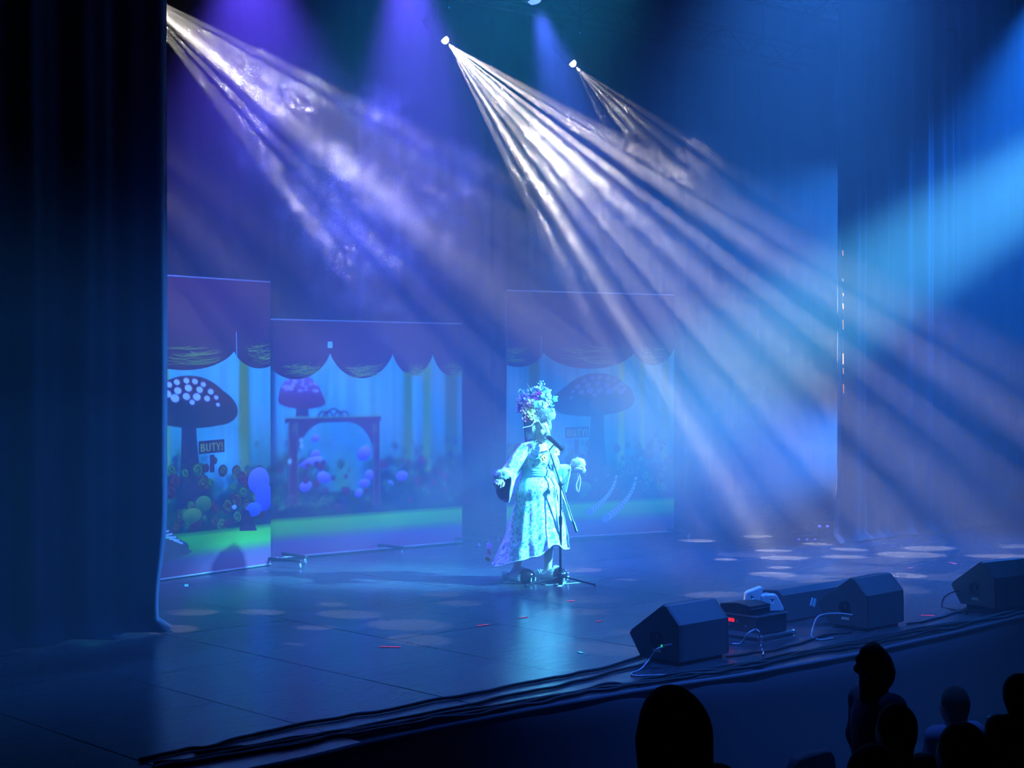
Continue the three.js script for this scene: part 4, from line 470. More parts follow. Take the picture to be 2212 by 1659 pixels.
// ---------- microphone and stand ----------
{
  const b = G(1211, 1264), stand = thing('microphone_stand', 'black boom microphone stand on tripod legs in front of the singer', 'microphone stand', b), blk = std([0.015, 0.015, 0.018], 0.3, { metalness: 0.5 });
  part('pole', [rod(V(0, 0.05, 0), V(0, 0.62, 0), 0.0135), rod(V(0, 0.6, 0), V(0, 0.97, 0), 0.010)], blk, stand);
  part('clutch', [rod(V(0, 0.58, 0), V(0, 0.66, 0), 0.019), ball(V(0, 0.97, 0), 0.026), rod(V(-0.03, 0.97, 0.01), V(0.04, 0.97, 0), 0.012)], blk, stand);
  part('hub', [rod(V(0, 0.0, 0), V(0, 0.05, 0), 0.022, 0.02), rod(V(0, 0.05, 0), V(0, 0.17, 0), 0.03, 0.022), ball(V(0, 0.1, 0), 0.04, 1, 0.8, 1)], blk, stand);
  const tipL = G(1137, 1269).sub(b), tipR = G(1285, 1267).sub(b), tipB = V(-0.18, 0, -0.32).add(V(0.33, 0, 0.1)); tipB.set(0.2, 0, -0.3);
  for (const t of [tipL, tipR, tipB]) { const L = part('leg', rod(V(0, 0.085, 0), V(t.x, 0.016, t.z), 0.0095, 0.0085), blk, stand); part('rubber_foot', ball(V(t.x, 0.015, t.z), 0.015), std([0.03, 0.03, 0.03], 0.9), L); }
  const W = singer.localToWorld(V(0, 0, 0)), mouth = V(0.01, 1.405, 0.28), piv = V(0, 0.97, 0).add(b);
  // boom: from its counterweight through the clutch up to the clip
  const dir = piv.clone().sub(at(1245, 1148, 15.36)).normalize(), tail = piv.clone().addScaledVector(dir, -0.48), clip = piv.clone().addScaledVector(dir, 0.36);
  const loc = (p) => p.clone().sub(b);
  part('boom', rod(loc(tail), loc(clip), 0.008), blk, stand); part('counterweight', rod(loc(tail.clone().addScaledVector(dir, -0.02)), loc(tail.clone().addScaledVector(dir, 0.08)), 0.014), blk, stand);
  const clipTo = at(1199, 957, 15.52); part('microphone_clip', [rod(loc(clip), loc(clipTo), 0.009), rod(loc(clipTo.clone().add(V(0, -0.03, 0))), loc(clipTo.clone().add(V(0, -0.008, 0))), 0.018, 0.02)], blk, stand);
  const a = at(1184, 943, 15.62), e = at(1213, 971, 15.42), d = e.clone().sub(a).normalize(), mic = thing('microphone', 'handheld microphone with a silver ball grille clipped before the singer\u2019s mouth', 'microphone', a), r_ = V(0, 0, 0);
  part('grille', ball(r_, 0.029, 1, 1, 1, 16), std([0.75, 0.78, 0.8], 0.35, { metalness: 0.5 }), mic); part('band', rod(d.clone().multiplyScalar(0.012), d.clone().multiplyScalar(0.03), 0.0285, 0.026, 16), std([0.3, 0.3, 0.32], 0.4, { metalness: 0.8 }), mic); part('handle', rod(d.clone().multiplyScalar(0.028), d.clone().multiplyScalar(e.distanceTo(a)), 0.025, 0.018, 16), blk, mic);
}
const tapeWhite = std([0.75, 0.78, 0.7], 0.7);
{ const c = G(1213, 1262); for (const [a, l] of [[0.35, 'longer strip of pale marking tape on the floor under the microphone stand'], [-0.55, 'shorter strip of pale marking tape crossing under the microphone stand']]) { const t = solo('floor_tape', boxG(-0.19, 0.19, 0.0006, 0.0016, -0.02, 0.02), tapeWhite, l, 'tape'); t.position.set(c.x, a > 0 ? 0 : 0.0011, c.z + 0.01); t.rotation.y = a + 0.3; } }
// ---------- wedge monitors ----------
const boxBlack = std([0.10, 0.105, 0.12], 0.45), boxSide = std([0.07, 0.068, 0.062], 0.7), grille = std([0.012, 0.012, 0.013], 0.6, { metalness: 0.4 });
function wedge(name, label, p, turn, W, s, group) {
  const t = thing(name, label, 'speaker', p, turn, group), P = [[0, 0], [-0.10, 0.15], [-0.085, 0.175], [0.20, 0.375], [0.235, 0.37], [0.35, 0.25], [0.355, 0.0]].map(([z, y]) => new THREE.Vector2(z * s, y * s + 0.03));
  const ext = (pts, w, bev) => new THREE.ExtrudeGeometry(new THREE.Shape(pts), { depth: w, bevelEnabled: bev > 0, bevelThickness: bev, bevelSize: bev * 0.6, bevelSegments: 2 }).rotateY(-Math.PI / 2).translate(w / 2, 0, 0);
  part('cabinet', ext(P, W - 0.06, 0.008), boxBlack, t);
  for (const q of [-1, 1]) {
    const sh = new THREE.Shape(P.map((v) => v.clone())); const h = new THREE.Path(); h.absarc(0.15 * s, 0.145 * s + 0.02, 0.062 * s, 0, Math.PI * 2, true); sh.holes.push(h);
    const g = new THREE.ExtrudeGeometry(sh, { depth: 0.022, bevelEnabled: true, bevelThickness: 0.004, bevelSize: 0.003, bevelSegments: 2 }).rotateY(-Math.PI / 2).translate(q > 0 ? W / 2 : -W / 2 + 0.022, 0, 0);
    const pl = part('side_panel', g, boxSide, t); const X = q * (W / 2 + 0.004);
    part('recess_cup', new THREE.CylinderGeometry(0.06 * s, 0.05 * s, 0.02, 20).rotateZ(q * Math.PI / 2).translate(q * (W / 2 - 0.026), 0.145 * s + 0.02, 0.15 * s), grille, pl);
    part('socket', [rod(V(q * (W / 2 - 0.03), 0.16 * s + 0.02, 0.15 * s), V(X, 0.16 * s + 0.02, 0.15 * s), 0.012)], std([0.2, 0.2, 0.22], 0.3, { metalness: 0.8 }), pl);
    part('rating_plate', boxG(X - 0.003, X + 0.001, 0.075 * s, 0.095 * s, 0.12 * s, 0.19 * s), std([0.75, 0.7, 0.45], 0.5), pl);
  }
  // perforated front, turned up towards the performers
  const a = V(0, 0.178 * s + 0.03, -0.092 * s), b = V(0, 0.378 * s + 0.03, 0.193 * s), m = a.clone().add(b).multiplyScalar(0.5), n = V(0, b.z - a.z, -(b.y - a.y)).normalize(), gl = new THREE.BoxGeometry(W - 0.08, 0.012, a.distanceTo(b) * 0.92); gl.applyQuaternion(new THREE.Quaternion().setFromUnitVectors(V(0, 1, 0), n)); gl.translate(m.x, m.y + n.y * 0.004, m.z + n.z * 0.004);
  part('grille', gl, grille, t);
  part('rubber_skid', [boxG(-W / 2 + 0.04, W / 2 - 0.04, 0, 0.026, 0.27 * s, 0.33 * s), boxG(-W / 2 + 0.04, W / 2 - 0.04, 0, 0.026, 0.03 * s, 0.09 * s)], std([0.02, 0.02, 0.02], 0.9), t);
  return t;
}
const wg = 'floor monitors along the stage edge';
{
  const place = (px, py) => G(px, py).add(V(0.28, 0, -0.345)); // px, py: the near lower corner
  wedge('floor_monitor', 'black wedge monitor speaker with a green lit plug, nearest on the stage edge', place(1461, 1440), 0.03, 0.55, 1.0, wg);
  wedge('floor_monitor', 'black wedge monitor speaker on the stage edge, second from the left of three', place(1866, 1366), 0.03, 0.53, 1.0, wg);
  wedge('floor_monitor', 'black wedge monitor speaker on the stage edge cut by the right border of the picture', place(2163, 1321), -0.12, 0.58, 1.0, wg);
}
{
  const p = G(1775, 1332), t = thing('bass_speaker', 'long low black speaker box lying behind the rack and the second wedge monitor', 'speaker', p, 0.02);
  part('cabinet', new THREE.ExtrudeGeometry(new THREE.Shape([[0, 0.02], [-0.34, 0.02], [-0.30, 0.24], [-0.06, 0.26], [-0.01, 0.22]].map((q) => new THREE.Vector2(...q))), { depth: 1.08, bevelEnabled: true, bevelThickness: 0.008, bevelSize: 0.006, bevelSegments: 2 }).rotateY(-Math.PI / 2).translate(0.56, 0, 0), boxBlack, t);
  part('rubber_foot', [[-0.46, -0.05], [0.46, -0.05], [-0.46, -0.28], [0.46, -0.28]].map(([x, z]) => rod(V(x, 0, z), V(x, 0.02, z), 0.03)), grille, t);
  for (const k of [0, 1]) part('emblem_bar', boxG(-0.012, 0.012, -0.035, 0.035, -0.002, 0.004).rotateZ(-0.45).rotateX(-0.02).translate(-0.14 + k * 0.04, 0.135 - k * 0.012, 0.003), std([0.5, 0.85, 0.9], 0.3), t, 'pale slanted bar of the emblem');
}
// ---------- rack, box, jugs, reel ----------
{
  const lidP = G(1640, 1391).add(V(0.0, 0, 0)), cx = lidP.x + 0.20, cz = lidP.z - 0.21;
  const lid = thing('case_lid', 'silver edged flight case lid lying flat under the small rack', 'case', V(cx, 0, cz), 0.03), alu = std([0.6, 0.62, 0.65], 0.3, { metalness: 0.8 }), ply = std([0.12, 0.13, 0.16], 0.5);
  part('panel', boxG(-0.215, 0.215, 0.0, 0.05, -0.225, 0.225), ply, lid);
  part('edge_profile', [...[-1, 1].flatMap((q) => [boxG(-0.22, 0.22, 0.040, 0.056, q * 0.228 - 0.006, q * 0.228 + 0.006), boxG(-0.22, 0.22, 0.0, 0.014, q * 0.228 - 0.006, q * 0.228 + 0.006), boxG(q * 0.218 - 0.006, q * 0.218 + 0.006, 0.040, 0.056, -0.23, 0.23), boxG(q * 0.218 - 0.006, q * 0.218 + 0.006, 0, 0.014, -0.23, 0.23)])], alu, lid);
  for (const a of [-1, 1]) for (const b of [-1, 1]) part('ball_corner', [ball(V(a * 0.213, 0.046, b * 0.222), 0.022, 1, 1, 1, 10), ball(V(a * 0.213, 0.012, b * 0.222), 0.02, 1, 0.6, 1, 10)], alu, lid);
  const Y = 0.0565, rack = thing('equipment_rack', 'small dark equipment rack with a red number display standing on a case lid', 'equipment rack', V(cx - 0.02, Y, cz + 0.0), 0.03);
  part('case', [rboxG(-0.17, 0.19, 0, 0.14, -0.19, 0.19, 0.006)], std([0.03, 0.035, 0.05], 0.5), rack);
  part('rim', [boxG(-0.176, 0.194, 0.133, 0.145, 0.188, 0.196), boxG(-0.178, -0.166, 0.133, 0.145, -0.19, 0.196), boxG(-0.178, -0.166, 0.0, 0.012, -0.19, 0.196)], alu, rack);
  part('front_panel', boxG(-0.178, -0.168, 0.015, 0.128, -0.175, 0.175), std([0.10, 0.10, 0.10], 0.5), rack);
  part('display_screen', boxG(-0.181, -0.176, 0.08, 0.108, -0.10, -0.03), [grille, std([0.1, 0, 0], 0.4, { emissive: rgb(1, 0.02, 0.03), emissiveIntensity: 1.3 }), grille, grille, grille, grille], rack, 'small red lit display');
  part('knob', [rod(V(-0.178, 0.09, 0.0), V(-0.19, 0.09, 0.0), 0.012), rod(V(-0.178, 0.06, -0.08), V(-0.186, 0.06, -0.08), 0.009), rod(V(-0.178, 0.06, 0.08), V(-0.186, 0.06, 0.08), 0.009)], alu, rack);
  const bx = thing('stage_box', 'black box with sloping top lying on the left half of the small rack', 'box', V(cx - 0.065, Y + 0.146, cz - 0.02), 0.03);
  part('body', new THREE.ExtrudeGeometry(new THREE.Shape([[-0.16, 0], [0.15, 0], [0.15, 0.06], [0.03, 0.078], [-0.13, 0.06]].map((q) => new THREE.Vector2(...q))), { depth: 0.24, bevelEnabled: true, bevelThickness: 0.006, bevelSize: 0.004, bevelSegments: 2 }).rotateY(-Math.PI / 2).translate(0.095, 0.005, 0), std([0.02, 0.02, 0.022], 0.5), bx);
  part('seam', boxG(-0.152, 0.102, 0.045, 0.049, 0.1535, 0.157), std([0.2, 0.2, 0.22], 0.5), bx);
  const jugMat = std([0.8, 0.82, 0.8], 0.45);
  const jug = (label, p, turn, tilt) => { const j = thing('fluid_jug', label, 'jug', p, turn, 'white fog fluid jugs'); const h = new THREE.Group(); h.name = 'bottle'; h.rotation.x = tilt; h.scale.setScalar(0.8); j.add(h);
    const sh = new THREE.Shape(); sh.moveTo(-0.075, 0); sh.lineTo(0.105, 0); sh.quadraticCurveTo(0.115, 0.004, 0.108, 0.02); sh.lineTo(0.055, 0.125); sh.quadraticCurveTo(0.048, 0.14, 0.03, 0.14); sh.lineTo(-0.055, 0.14); sh.quadraticCurveTo(-0.075, 0.138, -0.077, 0.12); sh.lineTo(-0.08, 0.01); const hole = new THREE.Path(); hole.moveTo(-0.02, 0.11); hole.lineTo(0.035, 0.11); hole.quadraticCurveTo(0.04, 0.108, 0.036, 0.1); hole.lineTo(0.018, 0.068); hole.quadraticCurveTo(0.012, 0.06, 0.006, 0.066); hole.lineTo(-0.022, 0.1); hole.quadraticCurveTo(-0.026, 0.108, -0.02, 0.11); sh.holes.push(hole);
    part('body', new THREE.ExtrudeGeometry(sh, { depth: 0.07, bevelEnabled: true, bevelThickness: 0.018, bevelSize: 0.012, bevelSegments: 4, curveSegments: 6 }).translate(0, 0.012, -0.035), jugMat, h); part('cap', [rod(V(-0.04, 0.15, 0), V(-0.04, 0.172, 0), 0.026, 0.026, 16), rod(V(-0.04, 0.155, 0), V(-0.04, 0.16, 0), 0.029, 0.029, 16)], std([0.7, 0.7, 0.68], 0.5), h); return j; };
  jug('white plastic jug with a hollow handle standing on the right half of the small rack', V(cx + 0.105, Y + 0.146, cz + 0.08), -0.72, 0);
  const j2 = jug('white plastic jug tipped on its side behind the upright white jug', V(cx + 0.125, Y + 0.146 + 0.07, cz - 0.1), -0.72, 0); j2.children[0].rotation.z = Math.PI / 2 - 0.1; j2.children[0].position.set(0.06, 0.0, 0);
  const rp = G(1644, 1335), reel = thing('cable_reel', 'dark cable reel with a pale rim standing on edge behind the white jugs', 'cable reel', rp.clone().add(V(-0.07, 0.082, 0.05)), -0.55);
  part('drum', new THREE.CylinderGeometry(0.05, 0.05, 0.08, 28).rotateX(Math.PI / 2), grille, reel); for (const q of [-1, 1]) part('flange', [new THREE.CylinderGeometry(0.076, 0.076, 0.01, 36).rotateX(Math.PI / 2).translate(0, 0, q * 0.042)], std([0.05, 0.05, 0.06], 0.5), reel); for (const q of [-1, 1]) part('rim', new THREE.TorusGeometry(0.076, 0.0055, 8, 40).translate(0, 0, q * 0.042), std([0.6, 0.62, 0.64], 0.4), reel);
}
// ---------- cables ----------
const rubber = std([0.012, 0.012, 0.014], 0.55), greyCord = std([0.35, 0.36, 0.4], 0.5);
function cable(label, pts, r = 0.009, m = rubber, n = 0) { const o = solo('cable', tube(pts.map(([px, py, h]) => G(px, py, (h ?? 0) + r)), r, 7, pts.length * 10), m, label, 'cable', null); return o; }
const wob = (pts, k, s) => { const o = []; for (let i = 0; i < pts.length - 1; i++) for (let q = 0; q < 4; q++) { const t = q / 4, x = lerp(pts[i][0], pts[i + 1][0], t), y = lerp(pts[i][1], pts[i + 1][1], t); o.push([x, y + k * noise.noise(x * 0.02, s, 0.5)]); } o.push(pts[pts.length - 1]); return o; };
cable('long black cable to the nearest wedge monitor, the one farthest from the stage edge', wob([[300, 1640], [445, 1613], [653, 1566], [807, 1538], [988, 1505], [1123, 1480], [1259, 1453], [1376, 1423], [1400, 1415]], 5, 1), 0.011);
cable('black cable lying next to the farthest one and meeting the nearest wedge monitor', wob([[420, 1628], [536, 1611], [716, 1583], [852, 1555], [1033, 1518], [1168, 1490], [1304, 1458], [1378, 1440], [1404, 1432]], 5, 2), 0.010);
for (const [k, l] of [[0, 'inner black cable of the bundle along the stage edge'], [1, 'middle black cable of the bundle along the stage edge'], [2, 'outer black cable of the bundle along the stage edge']]) cable(l, wob([[330, 1652], [468, 1630], [671, 1594], [852, 1560], [1033, 1532], [1168, 1509], [1300, 1483], [1394, 1469], [1520, 1449], [1640, 1428], [1760, 1402], [1870, 1385], [2000, 1357], [2110, 1336], [2230, 1312]].map(([x, y]) => [x, y + k * 4.5]), 7, 3 + k * 7), 0.010 + k * 0.001);
cable('thin grey cable from the side of the nearest wedge monitor curling on the floor', [[1432, 1398, 0.14], [1420, 1403, 0.13], [1404, 1424, 0.05], [1385, 1446, 0.0], [1364, 1456, 0.0], [1372, 1461, 0], [1402, 1460, 0], [1450, 1458, 0]], 0.006, greyCord);
cable('light grey cable arching off the case lid and dropping over its front edge', [[1582, 1392, 0], [1600, 1391, 0.005], [1618, 1368, 0.09], [1632, 1361, 0.11], [1640, 1366, 0.11], [1643, 1392, 0.0], [1650, 1412, 0], [1648, 1416, 0]], 0.007, greyCord);
cable('thin cable looping from the side of the second wedge monitor down to the floor', [[1842, 1329, 0.13], [1815, 1326, 0.13], [1780, 1328, 0.13], [1764, 1338, 0.11], [1756, 1362, 0.03], [1754, 1376, 0], [1775, 1383, 0], [1800, 1379, 0]], 0.0065, greyCord);
cable('black cable looping from the third wedge monitor onto the floor', [[2140, 1280, 0.14], [2100, 1277, 0.13], [2062, 1279, 0.12], [2040, 1292, 0.06], [2036, 1308, 0], [2062, 1318, 0], [2090, 1326, 0]], 0.007, rubber);
cable('black cable behind the edge bundle between the first and second wedge monitors', wob([[1570, 1418], [1640, 1408], [1700, 1396], [1745, 1380], [1800, 1372], [1840, 1366]], 8, 9), 0.009);
cable('black cable wandering on the floor between the second and third wedge monitors', wob([[1960, 1350], [2010, 1338], [2060, 1322], [2120, 1322], [2180, 1316]], 7, 11), 0.009);
{ const p = G(1430, 1396, 0.16), t = thing('cable_plug', 'small green lit plug in the side of the nearest wedge monitor', 'plug', p.clone().add(V(0, -0.004, 0))); part('shell', rod(V(0, 0, 0), V(0.10, 0.0, 0), 0.010), std([0.2, 0.22, 0.22], 0.3, { metalness: 0.7 }), t); part('led_light', ball(V(-0.002, 0.004, 0), 0.0105, 1, 1, 1, 4), std([0, 0.2, 0.1], 0.4, { emissive: rgb(0.02, 0.9, 0.25), emissiveIntensity: 0.9 }), t); }
// ---------- marks on the floor ----------
{
  const red = std([0.7, 0.05, 0.08], 0.6, { emissive: rgb(1, 0.03, 0.04), emissiveIntensity: 0.9 }), cyan = std([0.1, 0.7, 0.6], 0.6, { emissive: rgb(0.05, 0.8, 0.6), emissiveIntensity: 0.5 });  // red glow paints laser hits on the floor; cyan tape is given glow too
  const markEdge = std([0.4, 0.1, 0.1], 0.6), mark = (a, b, h, m, label, cat = 'tape') => { const p = G(...a), q = G(...b), d = q.clone().sub(p), c = p.clone().add(q).multiplyScalar(0.5), t = solo('glow_mark', boxG(-d.length() / 2, d.length() / 2, 0.0006, 0.0025, -h, h), [markEdge, markEdge, m, markEdge, markEdge, markEdge], label, cat, null); t.position.copy(c); t.rotation.y = -Math.atan2(d.z, d.x); };
  mark([820, 1398], [865, 1399], 0.012, red, 'longest painted dash of red laser light, between the left curtain and the microphone stand');
  mark([1030, 1353], [1055, 1350], 0.012, red, 'painted dash of red laser light on the floor left below the microphone stand');
  mark([1122, 1336], [1140, 1334], 0.011, red, 'painted dash of red laser light on the floor straight below the singer');
  mark([1288, 1344], [1300, 1342], 0.010, red, 'painted dash of red laser light on the floor right below the microphone stand');
  mark([1224, 1300], [1242, 1298], 0.012, red, 'painted dash of red laser light on the floor just in front of the tripod feet');
  mark([1624, 1297], [1636, 1295], 0.013, red, 'painted dash of red laser light on the floor behind the small rack');
  mark([1990, 1330], [2020, 1331], 0.016, red, 'painted dash of red laser light on the floor between the second and third wedge monitors');
  mark([2052, 1216], [2068, 1219], 0.018, red, 'painted dash of red laser light far back on the floor left of the right border');
  mark([1962, 1228], [1974, 1227], 0.015, red, 'painted dash of red laser light on the floor beyond the second wedge monitor');
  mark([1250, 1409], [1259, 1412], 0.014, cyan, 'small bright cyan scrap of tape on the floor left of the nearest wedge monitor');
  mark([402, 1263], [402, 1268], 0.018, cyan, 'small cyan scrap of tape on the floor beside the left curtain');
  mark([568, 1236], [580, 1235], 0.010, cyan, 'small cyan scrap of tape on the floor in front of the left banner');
}
// floor lamps far back on the right
for (const [px, py, l] of [[1742, 1166, 'violet floor lamp bar on the stage floor left of the right curtain, the lower one'], [1786, 1136, 'violet floor lamp bar standing higher beside the right curtain, the farther one']]) {
  const hi = py < 1150, d = hi ? 20.2 : 19.75, p = at(px, py, d), t = thing('floor_lamp_bar', l, 'stage light', V(p.x, 0, p.z), -0.7);
  part('housing', [rboxG(-0.16, 0.16, p.y - 0.05, p.y + 0.05, -0.05, 0.04, 0.01), boxG(-0.12, -0.09, 0, p.y - 0.04, -0.03, 0.02), boxG(0.09, 0.12, 0, p.y - 0.04, -0.03, 0.02)], metalBlack, t);
  for (const x of [-0.1, 0, 0.1]) part('lens_light', ball(V(x, p.y, 0.042), 0.022, 1, 0.8, 0.4, 4), std([0.1, 0.1, 0.3], 0.3, { emissive: rgb(0.16, 0.12, 1), emissiveIntensity: 2 }), t);
}
// ---------- the audience ----------
const seatCloth = std([0.03, 0.012, 0.02], 0.95), seatWood = std([0.03, 0.02, 0.016], 0.6);
const rowZ = (k) => 4.6 + 0.85 * k + 0.40;
function rowFor(px, py, h) { let best = null; for (let k = 0; k < 10; k++) { const p = onPlaneZ(px, py, rowZ(k)), need = p.y - houseY(rowZ(k)), e = Math.abs(Math.log(Math.max(need, 0.1) / h)); if (!best || e < best.e) best = { e, k, x: p.x, z: rowZ(k), y: houseY(rowZ(k)), need }; } return best; }
const UP = 0.375;   // how much higher a standing spectator's torso is
const bodyParts = [false, true].map((stand) => {
  const u = stand ? UP : 0, W = (x, y, z) => V(x, y + u, z);
  const torso = [cap(W(0, 0.56, 0.02), W(0, 0.80, 0.02), 0.13, 0.135), ell(W(0, 0.86, 0.015), 0.17, 0.15, 0.115), cap(W(-0.15, 0.965, 0.01), W(0.15, 0.965, 0.01), 0.058)];
  const hn = (s) => (stand ? W(s * 0.235, 0.47, -0.06) : W(s * 0.1, 0.63, -0.26)), arms = [-1, 1].flatMap((s) => [cap(W(s * 0.175, 0.955, 0.01), W(s * 0.225, 0.72, 0), 0.052, 0.042), cap(W(s * 0.225, 0.72, 0), hn(s), 0.042, 0.03)]);
  const knee = (s) => (stand ? V(s * 0.1, 0.47, -0.01) : V(s * 0.11, 0.53, -0.36)), ankle = (s) => (stand ? V(s * 0.1, 0.09, 0.02) : V(s * 0.11, 0.09, -0.36));
  const legs = [-1, 1].flatMap((s) => [cap(W(s * 0.09, 0.53, 0.02), knee(s), 0.088, 0.062), cap(knee(s), ankle(s), 0.058, 0.04), cap(ankle(s).add(V(0, -0.04, 0.02)), ankle(s).add(V(0, -0.055, -0.14)), 0.04, 0.032)]);
  const fw = stand ? V(0, -1, -0.2).normalize() : V(0, -0.15, -1).normalize(), hands = [-1, 1].flatMap((s) => { const h = hn(s), q = (a, b) => h.clone().addScaledVector(fw, a).add(V(stand ? 0 : -s * b, 0, stand ? b : 0)); return [cap(h, q(0.06, 0), 0.029, 0.024), ...[0, 1, 2, 3].map((k) => cap(q(0.06, (k - 1.5) * 0.017), q(0.10 + (k === 1 || k === 2 ? 0.02 : 0.01), (k - 1.5) * 0.02).add(V(-s * 0.012, 0, -0.01)), 0.0095, 0.008)), cap(q(0.03, -0.02), q(0.075, -0.05), 0.0105, 0.009)]; });
  const head = [cap(W(0, 0.98, 0.01), W(0, 1.08, -0.005), 0.052), ell(W(0, 1.165, -0.01), 0.074, 0.108, 0.092), ell(W(0, 1.12, -0.05), 0.055, 0.07, 0.05), cap(W(0, 1.16, -0.1), W(0, 1.13, -0.115), 0.01, 0.014), ell(W(-0.076, 1.15, 0), 0.01, 0.03, 0.02), ell(W(0.076, 1.15, 0), 0.01, 0.03, 0.02)];
  const lo = V(-0.34, -0.01, stand ? -0.24 : -0.58), hi = V(0.34, 1.32 + u, 0.24), grow = (f, d) => (x, y, z) => f(x, y, z) - d;
  const tUnion = join([...torso, ...arms], 0.05), lUnion = join([...legs, ell(W(0, 0.53, 0.03), 0.16, 0.10, 0.13)], 0.05);
  const h0 = hn(1), hl = V(-h0.x - 0.09, h0.y - 0.16, h0.z - 0.16), hh = V(h0.x + 0.09, h0.y + 0.06, h0.z + 0.1);
  return { body: nets(join([join([...torso, ...arms, ...legs, ...head.slice(0, 3)], 0.045), ...head.slice(3)], 0.02), lo, hi, 0.0165), hands: nets(join(hands, 0.008), hl, hh, 0.0075), shirt: nets(cut(grow(tUnion, 0.014), [(x, y) => y - 0.50 - u, cap(W(0, 1.0, 0.0), W(0, 1.2, -0.02), 0.062)], 0.01), lo, hi, 0.0165), trousers: nets(cut(grow(lUnion, 0.012), [(x, y) => y - 0.10, (x, y) => 0.62 + u - y], 0.01), lo, hi, 0.018) };
});
const hairs = {
  long: nets(join([ell(V(0, 1.175, 0.0), 0.096, 0.125, 0.112), cap(V(0, 1.15, 0.045), V(0, 0.80, 0.085), 0.098, 0.10), cap(V(-0.07, 1.12, 0.01), V(-0.09, 0.86, 0.04), 0.045, 0.04), cap(V(0.07, 1.12, 0.01), V(0.09, 0.86, 0.04), 0.045, 0.04)], 0.06), V(-0.2, 0.62, -0.16), V(0.2, 1.34, 0.24), 0.011),
  updo: nets((() => { const l = [ell(V(0, 1.185, 0.015), 0.088, 0.112, 0.1), ell(V(0, 1.28, 0.04), 0.07, 0.045, 0.06), cap(V(0, 1.1, 0.05), V(0, 1.0, 0.07), 0.075, 0.06)]; for (let k = 0; k < 26; k++) l.push(ell(V(rnd(-0.085, 0.085), rnd(1.03, 1.3), rnd(0.02, 0.11)), 0.028, 0.028, 0.028)); return join(l, 0.025); })(), V(-0.17, 0.9, -0.14), V(0.17, 1.38, 0.2), 0.01),
  short: nets(cut(join([ell(V(0, 1.18, 0.012), 0.088, 0.112, 0.106), cap(V(0, 1.12, 0.04), V(0, 1.07, 0.045), 0.065, 0.055)], 0.03), [ell(V(0, 1.11, -0.13), 0.09, 0.085, 0.1)], 0.02), V(-0.13, 1.0, -0.15), V(0.13, 1.33, 0.16), 0.01),
  bob: nets(cut(join([ell(V(0, 1.175, 0.01), 0.095, 0.118, 0.108), cap(V(0, 1.12, 0.04), V(0, 1.03, 0.05), 0.095, 0.09)], 0.05), [ell(V(0, 1.11, -0.12), 0.08, 0.10, 0.1)], 0.02), V(-0.16, 0.9, -0.16), V(0.16, 1.34, 0.2), 0.011),
};
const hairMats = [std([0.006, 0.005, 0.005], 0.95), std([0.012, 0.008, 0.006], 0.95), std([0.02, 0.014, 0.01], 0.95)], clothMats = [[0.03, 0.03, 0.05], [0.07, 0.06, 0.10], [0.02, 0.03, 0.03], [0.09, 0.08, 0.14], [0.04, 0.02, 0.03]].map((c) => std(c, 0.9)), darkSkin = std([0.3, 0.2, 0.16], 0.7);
const seats = [];
function seatAt(r, label) {
  if (seats.some((s) => s.k === r.k && Math.abs(s.x - r.x) < 0.55)) return; seats.push(r);
  const t = thing('theatre_seat', label, 'seat', V(r.x, r.y, r.z), 0, 'theatre seats in the dark');
  part('cushion', rboxG(-0.23, 0.23, 0.34, 0.44, -0.24, 0.20, 0.03), seatCloth, t); part('backrest', cloth((u, v) => V((u - 0.5) * 0.48 * (1 - 0.25 * Math.pow(v, 8)), 0.40 + 0.48 * v, 0.245 + 0.05 * v - 0.05 * Math.cos((u - 0.5) * 3)), 16, 14, 0.05), seatCloth, t);
  for (const s of [-1, 1]) { part('armrest', rboxG(s * 0.265 - 0.025, s * 0.265 + 0.025, 0.58, 0.62, -0.22, 0.22, 0.012), seatWood, t); part('leg', rboxG(s * 0.265 - 0.018, s * 0.265 + 0.018, 0, 0.59, -0.06, 0.2, 0.008), seatWood, t); }
}
function viewer(px, py, dist, stand, hair, hm, cm, turn, widen, label, seatLabel) {
  const p0 = at(px, py, dist), k = Math.max(0, Math.round((p0.z - rowZ(0)) / 0.85)), z = stand ? p0.z : rowZ(k), p = onPlaneZ(px, py, z), y = houseY(z), h = 1.285 + (stand ? UP : 0), sc = clamp((p.y - y) / h, 0.84, 1.12), B = bodyParts[+stand];
  const t = thing('person', label, 'person', V(p.x, y, z), turn); t.scale.setScalar(sc);
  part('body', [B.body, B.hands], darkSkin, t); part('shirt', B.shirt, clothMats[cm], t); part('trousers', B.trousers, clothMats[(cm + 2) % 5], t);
  const hr = part('hair', hairs[hair], hairMats[hm], t); hr.scale.x = widen; hr.position.y = stand ? UP : 0;
  if (!stand) seatAt({ k, x: p.x, z, y }, seatLabel);
}
viewer(1451, 1490, 5.6, true, 'long', 0, 0, -0.3, 1.0, 'spectator with long smooth dark hair, a tall dark shape below the nearest wedge monitor');
viewer(1899, 1403, 9.3, true, 'updo', 0, 1, -1.9, 1.0, 'spectator with pinned-up curly hair standing before the stage face');
viewer(1936, 1522, 7.8, false, 'short', 0, 2, -0.3, 1.0, 'short-haired spectator just behind the one with pinned-up hair', 'dark theatre seat under the spectator behind the pinned-up hair');
viewer(1886, 1572, 6.3, false, 'bob', 1, 0, -0.4, 1.0, 'spectator with a lighter rounded bob below the one with pinned-up hair', 'dark theatre seat under the spectator with the rounded bob');
viewer(2063, 1484, 10.2, false, 'short', 1, 3, -0.3, 1.0, 'spectator with a low dark head right of the pinned-up hair, nearest the stage', 'dark theatre seat under the spectator nearest the stage');
viewer(2202, 1457, 8.8, true, 'bob', 0, 2, -0.4, 1.1, 'spectator whose dark head is cut by the right border of the picture');
